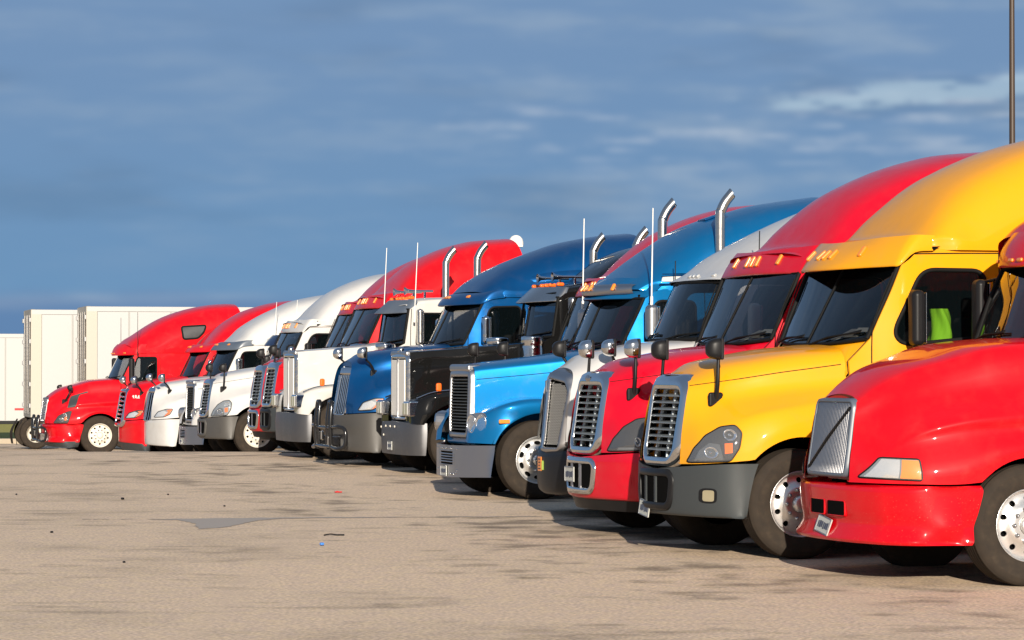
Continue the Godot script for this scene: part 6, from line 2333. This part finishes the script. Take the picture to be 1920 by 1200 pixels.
	door_mirror(t, Vector3(1.70 + dx, 2.42 + dy, 1.28), Vector3(0.10, 0.62, 0.20), mats.worn_alloy if black else mats.steel, Vector3(1.70 + dx, 2.0 + dy, 1.0))


# sheets and a cap left on the dashboard, seen through the glass
func papers(t: Node3D, key: String) -> void:
	var rows: Array = shapes["glass_" + key]
	var q: Vector3 = rows[1][17]
	for k in 3:
		var g := G.new()
		g.rbox(q + Vector3(0.16 + 0.03 * k, 0.01 + 0.03 * k, -0.1 + 0.24 * k), Vector3(0.18 - 0.04 * k, 0.008 + 0.03 * (k % 2), 0.14 + 0.04 * k), 0.003, 1, Basis(Vector3.UP, 0.4 * k) * Basis(Vector3.BACK, 0.35))
		part(t, "dashboard_paper", g.mesh(), mats.plate if k != 1 else mats.pale_cloth)
# ---------------------------------------------------------------- trailers, pole, litter
func make_trailers() -> void:
	# [x of rear near corner, z, length, top, rail, ground turn]
	var list := [
		["white box trailer behind the leftmost truck, brown edged rear doors, tallest of the three", Vector3(-12.97, -0.72, -90.2), 3.57],
		["white box trailer left of the farthest truck, its black mudflap showing", Vector3(-15.07, -0.76, -93.0), 3.57],
		["white box trailer at the left edge, lower and farther back than the others", Vector3(-20.6, -1.26, -114.0), 3.57]]
	for k in 3:
		var t := thing("box_trailer", list[k][1], deg_to_rad(TURN - 3.0))
		tag(t, list[k][0], "trailer", "white box trailers parked at the far end")
		trailer(t, k)

# rear end at x = 0, floor of the tyre at y = 0
func trailer(t: Node3D, k: int) -> void:
	var len := 15.0 if k < 2 else 9.0
	var x0 := 0.0 if k < 2 else -2.6
	var top := 4.28
	var bot := 0.98
	part(t, "box_body", kept("box_body%d" % (1 if k == 2 else 0), func():
		var g := G.new()
		g.rbox(Vector3(x0 + 0.08 + len / 2, (top + bot) / 2, 0), Vector3(len, top - bot, 2.56), 0.02)
		return g), mats.trailer_white)
	var fr := kept("trailer_rail%d" % (1 if k == 2 else 0), func():
		var g := G.new()
		for s in [1.0, -1.0]:
			g.rbox(Vector3(x0 + len / 2, top - 0.07, 1.292 * s), Vector3(len, 0.15, 0.03), 0.008)
		return g)
	part(t, "top_rail", fr, mats.trailer_white)
	part(t, "bottom_rail", kept("trailer_brail%d" % (1 if k == 2 else 0), func():
		var g := G.new()
		for s in [1.0, -1.0]:
			g.rbox(Vector3(x0 + len / 2, bot - 0.05, 1.28 * s), Vector3(len, 0.13, 0.05), 0.01)
		return g), mats.plastic)
	# side panels: joints with rivets
	for j in int(len / 1.25):
		var o := part(t, "panel_joint", kept("joint", func():
			var g := G.new()
			g.rbox(Vector3(0, (top + bot) / 2 - 0.06, 1.284), Vector3(0.05, top - bot - 0.2, 0.012), 0.004)
			return g), mats.trailer_joint)
		o.position.x = x0 + 1.25 * (j + 1)
	if k < 2:
		part(t, "corner_post", kept("corner_post", func():
			var g := G.new()
			for s in [1.0, -1.0]:
				g.rbox(Vector3(0.14, (top + bot) / 2, 1.27 * s), Vector3(0.34, top - bot + 0.02, 0.07), 0.015)
			g.rbox(Vector3(0.05, top - 0.1, 0), Vector3(0.14, 0.24, 2.5), 0.015)
			g.rbox(Vector3(0.05, bot + 0.06, 0), Vector3(0.14, 0.16, 2.5), 0.015)
			return g), mats.trailer_post)
		for s in [1.0, -1.0]:
			var d := sub(t, "rear_door")
			part(d, "door_panel", kept("door_panel%s" % s, func():
				var g := G.new()
				g.rbox(Vector3(0.02, (top + bot) / 2 - 0.02, 0.605 * s), Vector3(0.06, top - bot - 0.4, 1.18), 0.01)
				return g), mats.trailer_door)
			part(d, "lock_rod", kept("lock_rod%s" % s, func():
				var g := G.new()
				g.tube(PackedVector3Array([Vector3(-0.04, bot + 0.1, 0.25 * s), Vector3(-0.04, top - 0.15, 0.25 * s)]), 0.022, 8)
				g.tube(PackedVector3Array([Vector3(-0.04, bot + 0.1, 0.85 * s), Vector3(-0.04, top - 0.15, 0.85 * s)]), 0.022, 8)
				return g), mats.steel)
			for j in 5:
				var h := part(d, "hinge", kept("hinge%s" % s, func():
					var g := G.new()
					g.rbox(Vector3(-0.03, 0, 1.20 * s), Vector3(0.10, 0.14, 0.16), 0.02)
					return g), mats.trailer_white)
				h.position.y = bot + 0.35 + j * 0.66
		part(t, "reflector_strip", kept("red_strip", func():
			var g := G.new()
			g.rbox(Vector3(0.78, bot + 0.27, 1.293), Vector3(0.5, 0.07, 0.006), 0.002)
			g.rbox(Vector3(4.4, bot + 0.27, 1.293), Vector3(0.5, 0.07, 0.006), 0.002)
			return g), mats.red_reflector)
		part(t, "underframe", kept("underframe", func():
			var g := G.new()
			for s in [1.0, -1.0]:
				g.rbox(Vector3(6.5, 0.82, 0.5 * s), Vector3(12.0, 0.22, 0.12), 0.01)
				g.tube(curve3(PackedVector3Array([Vector3(0.5, 0.9, 0.9 * s), Vector3(0.1, 0.82, 0.9 * s), Vector3(0.02, 0.6, 0.9 * s), Vector3(0.0, 0.5, 0.9 * s)]), 8), 0.04, 8)
			g.tube(PackedVector3Array([Vector3(0.0, 0.5, -1.15), Vector3(0.0, 0.5, 1.15)]), 0.05, 8)
			return g), mats.dark)
		for j in 2:
			for s in [1.0, -1.0]:
				var w := sub(t, "wheel")
				w.position = Vector3(0.14 + 1.25 * j, 0.48, 1.24 * s)
				w.rotation.y = 0.0 if s > 0 else PI
				w.scale = Vector3(0.94, 0.94, 0.94)
				part(w, "tyre", kept("tyre", tyre_shape), mats.rubber)
				part(w, "rim", kept("dual_rim", func():
					var g := G.new()
					g.lathe(P2([0.30, 0.0, 0.285, -0.02, 0.26, -0.14, 0.16, -0.16, 0.13, -0.10, 0.10, 0.0, 0.0, 0.01]), Vector3.ZERO, Vector3.BACK, 32)
					return g), mats.rim_white)
		for s in [1.0, -1.0]:
			part(t, "mudflap", kept("flap%s" % s, func():
				var g := G.new()
				g.grid([curve3(PackedVector3Array([Vector3(-0.25, 0.9, 0.62 * s), Vector3(-0.42, 0.5, 0.62 * s), Vector3(-0.40, 0.12, 0.62 * s)]), 6), curve3(PackedVector3Array([Vector3(-0.25, 0.9, 1.2 * s), Vector3(-0.46, 0.5, 1.2 * s), Vector3(-0.42, 0.12, 1.2 * s)]), 6)], false, false, Vector3(3, 0.5, 0.8 * s))
				return g), mats.rubber)
	else:
		# printed strip on the far trailer and the landing gear it stands on
		part(t, "reflector_strip", kept("red_strip2", func():
			var g := G.new()
			g.rbox(Vector3(2.0, bot + 0.45, 1.293), Vector3(1.0, 0.08, 0.006), 0.002)
			return g), mats.red_reflector)
		part(t, "landing_gear", kept("landing", func():
			var g := G.new()
			for s in [1.0, -1.0]:
				g.rbox(Vector3(-1.2, 0.5, 0.7 * s), Vector3(0.12, 1.0, 0.12), 0.01)
				g.rbox(Vector3(-1.2, 0.02, 0.7 * s), Vector3(0.3, 0.04, 0.3), 0.01)
				g.rbox(Vector3(5.5, 0.5, 0.7 * s), Vector3(0.12, 1.0, 0.12), 0.01)
				g.rbox(Vector3(5.5, 0.02, 0.7 * s), Vector3(0.3, 0.04, 0.3), 0.01)
			return g), mats.dark)

func make_pole() -> void:
	var at := Vector3(10.9, height(-65.0), -65.0)
	var t := thing("light_pole", at)
	tag(t, "tall slim dark brown light pole rising behind the yellow truck at the right edge", "pole")
	part(t, "base", kept("pole_base", func():
		var g := G.new()
		g.lathe(P2([0.0, 0.0, 0.30, 0.0, 0.30, 0.7, 0.26, 0.75, 0.0, 0.75]), Vector3.ZERO, Vector3.UP, 24, false)
		return g), mats.trailer_post)
	part(t, "shaft", kept("pole_shaft", func():
		var g := G.new()
		g.tube(PackedVector3Array([Vector3(0, 0.7, 0), Vector3(0, 6.0, 0), Vector3(0, 13.0, 0)]), 0.085, 16, 0.05)
		return g), mats.pole_brown)
	for s in [1.0, -1.0]:
		part(t, "lamp_head", kept("pole_head%s" % s, func():
			var g := G.new()
			g.tube(PackedVector3Array([Vector3(0, 12.8, 0), Vector3(0.5 * s, 12.95, 0)]), 0.03, 8)
			g.rbox(Vector3(0.8 * s, 12.95, 0), Vector3(0.7, 0.14, 0.4), 0.05, 2)
			return g), mats.pole_brown)

func make_litter() -> void:
	var rng := RandomNumberGenerator.new()
	rng.seed = 5
	var put := func(called: String, label: String, cat_: String, g: G, x: float, z: float, turn: float, mat: Material, group := "") -> void:
		var o := part(self, fresh(called), g.mesh(), mat)
		o.position = Vector3(x, height(z), z)
		o.rotation.y = turn
		tag(o, label, cat_, group)
	# red scrap, blue wrapper, flat dark shred, small pieces of rubber
	var g := G.new()
	g.rbox(Vector3(0, 0.012, 0), Vector3(0.10, 0.014, 0.06), 0.005)
	g.rbox(Vector3(-0.015, 0.02, 0.01), Vector3(0.035, 0.012, 0.03), 0.005)
	put.call("plastic_scrap", "small flat red plastic scrap lying on the open asphalt", "litter", g, -2.35, -40.4, 0.3, mats.red_reflector)
	g = G.new()
	g.rbox(Vector3(0, 0.02, 0), Vector3(0.04, 0.026, 0.04), 0.01, 2)
	put.call("wrapper", "small crumpled blue wrapper on the asphalt, nearer than the red scrap", "litter", g, -1.87, -29.4, 0.5, plain(Color(0.05, 0.2, 0.6), 0.5))
	g = G.new()
	g.tube(curve3(P3([-0.1, 0.008, 0, -0.03, 0.02, 0.03, 0.03, 0.01, -0.02, 0.11, 0.012, 0.01]), 10), 0.008, 6)
	put.call("tyre_shred", "thin curled dark tyre shred lying left of the puddle's end", "litter", g, -1.85, -31.0, 0.0, mats.plastic)
	var spots := [[-6.6, -39.8, 0.013, "black rubber crumb on the asphalt nearest the left edge of the photo"], [-5.03, -38.6, 0.018, "largest black rubber lump on the open asphalt, below the red truck numbered 184"],
		[-4.58, -39.8, 0.011, "tiny black crumb on the asphalt below the rounded white bumper"], [-4.85, -31.5, 0.013, "flat black rubber crumb on the asphalt at lower left of the puddle"],
		[-3.55, -36.9, 0.011, "tiny black rubber crumb on the asphalt just above the puddle"], [-3.53, -27.2, 0.011, "black rubber crumb on the asphalt nearest the viewer, below the puddle"]]
	for q in spots:
		var h := G.new()
		var r: float = q[2]
		h.rbox(Vector3(0, r * 0.8, 0), Vector3(r * 2.6, r * 1.6, r * 2.2), r * 0.6)
		put.call("rubber_crumb", q[3], "litter", h, q[0], q[1], rng.randf_range(0, 3), mats.plastic, "black rubber crumbs on the asphalt")
	# shallow wet streak
	var p := G.new()
	var ol := PackedVector2Array()
	var rag := FastNoiseLite.new()
	rag.seed = 3
	rag.frequency = 0.9
	var top := curve2(P2([-4.9, -34.05, -4.2, -34.1, -3.7, -34.2, -3.0, -34.35, -2.0, -34.5, -0.6, -34.6, 1.2, -34.75]), 120)
	var low := curve2(P2([1.2, -34.68, -0.6, -34.50, -2.0, -34.32, -2.7, -34.1, -2.95, -33.4, -3.1, -32.6, -3.35, -32.2, -3.5, -33.0, -3.75, -33.8, -4.2, -34.0, -4.9, -34.02]), 140)
	for q in top:
		ol.append(q + Vector2(0, 0.10 * rag.get_noise_2d(q.x * 3.0, 1.0) + 0.02))
	for q in low:
		ol.append(q + Vector2(0.05 * rag.get_noise_2d(q.y * 4.0, 9.0), 0.14 * rag.get_noise_2d(q.x * 4.0, 5.0)))
	p.panel(ol, [], 0.2, func(x, z): return Vector3(x, height(z) + 0.004, z), Vector3.UP)
	var m := plain(Color(0.40, 0.345, 0.29), 0.62)
	m.metallic_specular = 0.35
	struct("puddle", p.mesh(), m)

	# lime safety vest over the yellow truck's seat
	var v := G.new()
	var rows := []
	for i in 13:
		var u := i / 12.0
		var row := PackedVector3Array()
		for k in 18:
			var a := TAU * k / 18
			var w := lerpf(0.10, 0.16, u) * (1.0 + 0.22 * sin(a * 4.0 + u * 5.0))
			row.append(Vector3(cos(a) * w * 0.7 + 0.03 * sin(u * 4.0), 0.40 * (1.0 - u), sin(a) * w))
		rows.append(row)
	v.grid(rows, true, false)
	v.fan(rows[0], Vector3.UP)
	var vest := part(self, "safety_vest", v.mesh(), mats.lime)
	var at := Transform3D(Basis(Vector3.UP, deg_to_rad(TURN)), Vector3(2.328, height(-27.6), -28.705)) * Vector3(1.60, 1.93, 0.72)
	vest.position = at
	vest.rotation.y = deg_to_rad(TURN)
	tag(vest, "lime green safety vest hung over the seat inside the yellow truck", "vest")
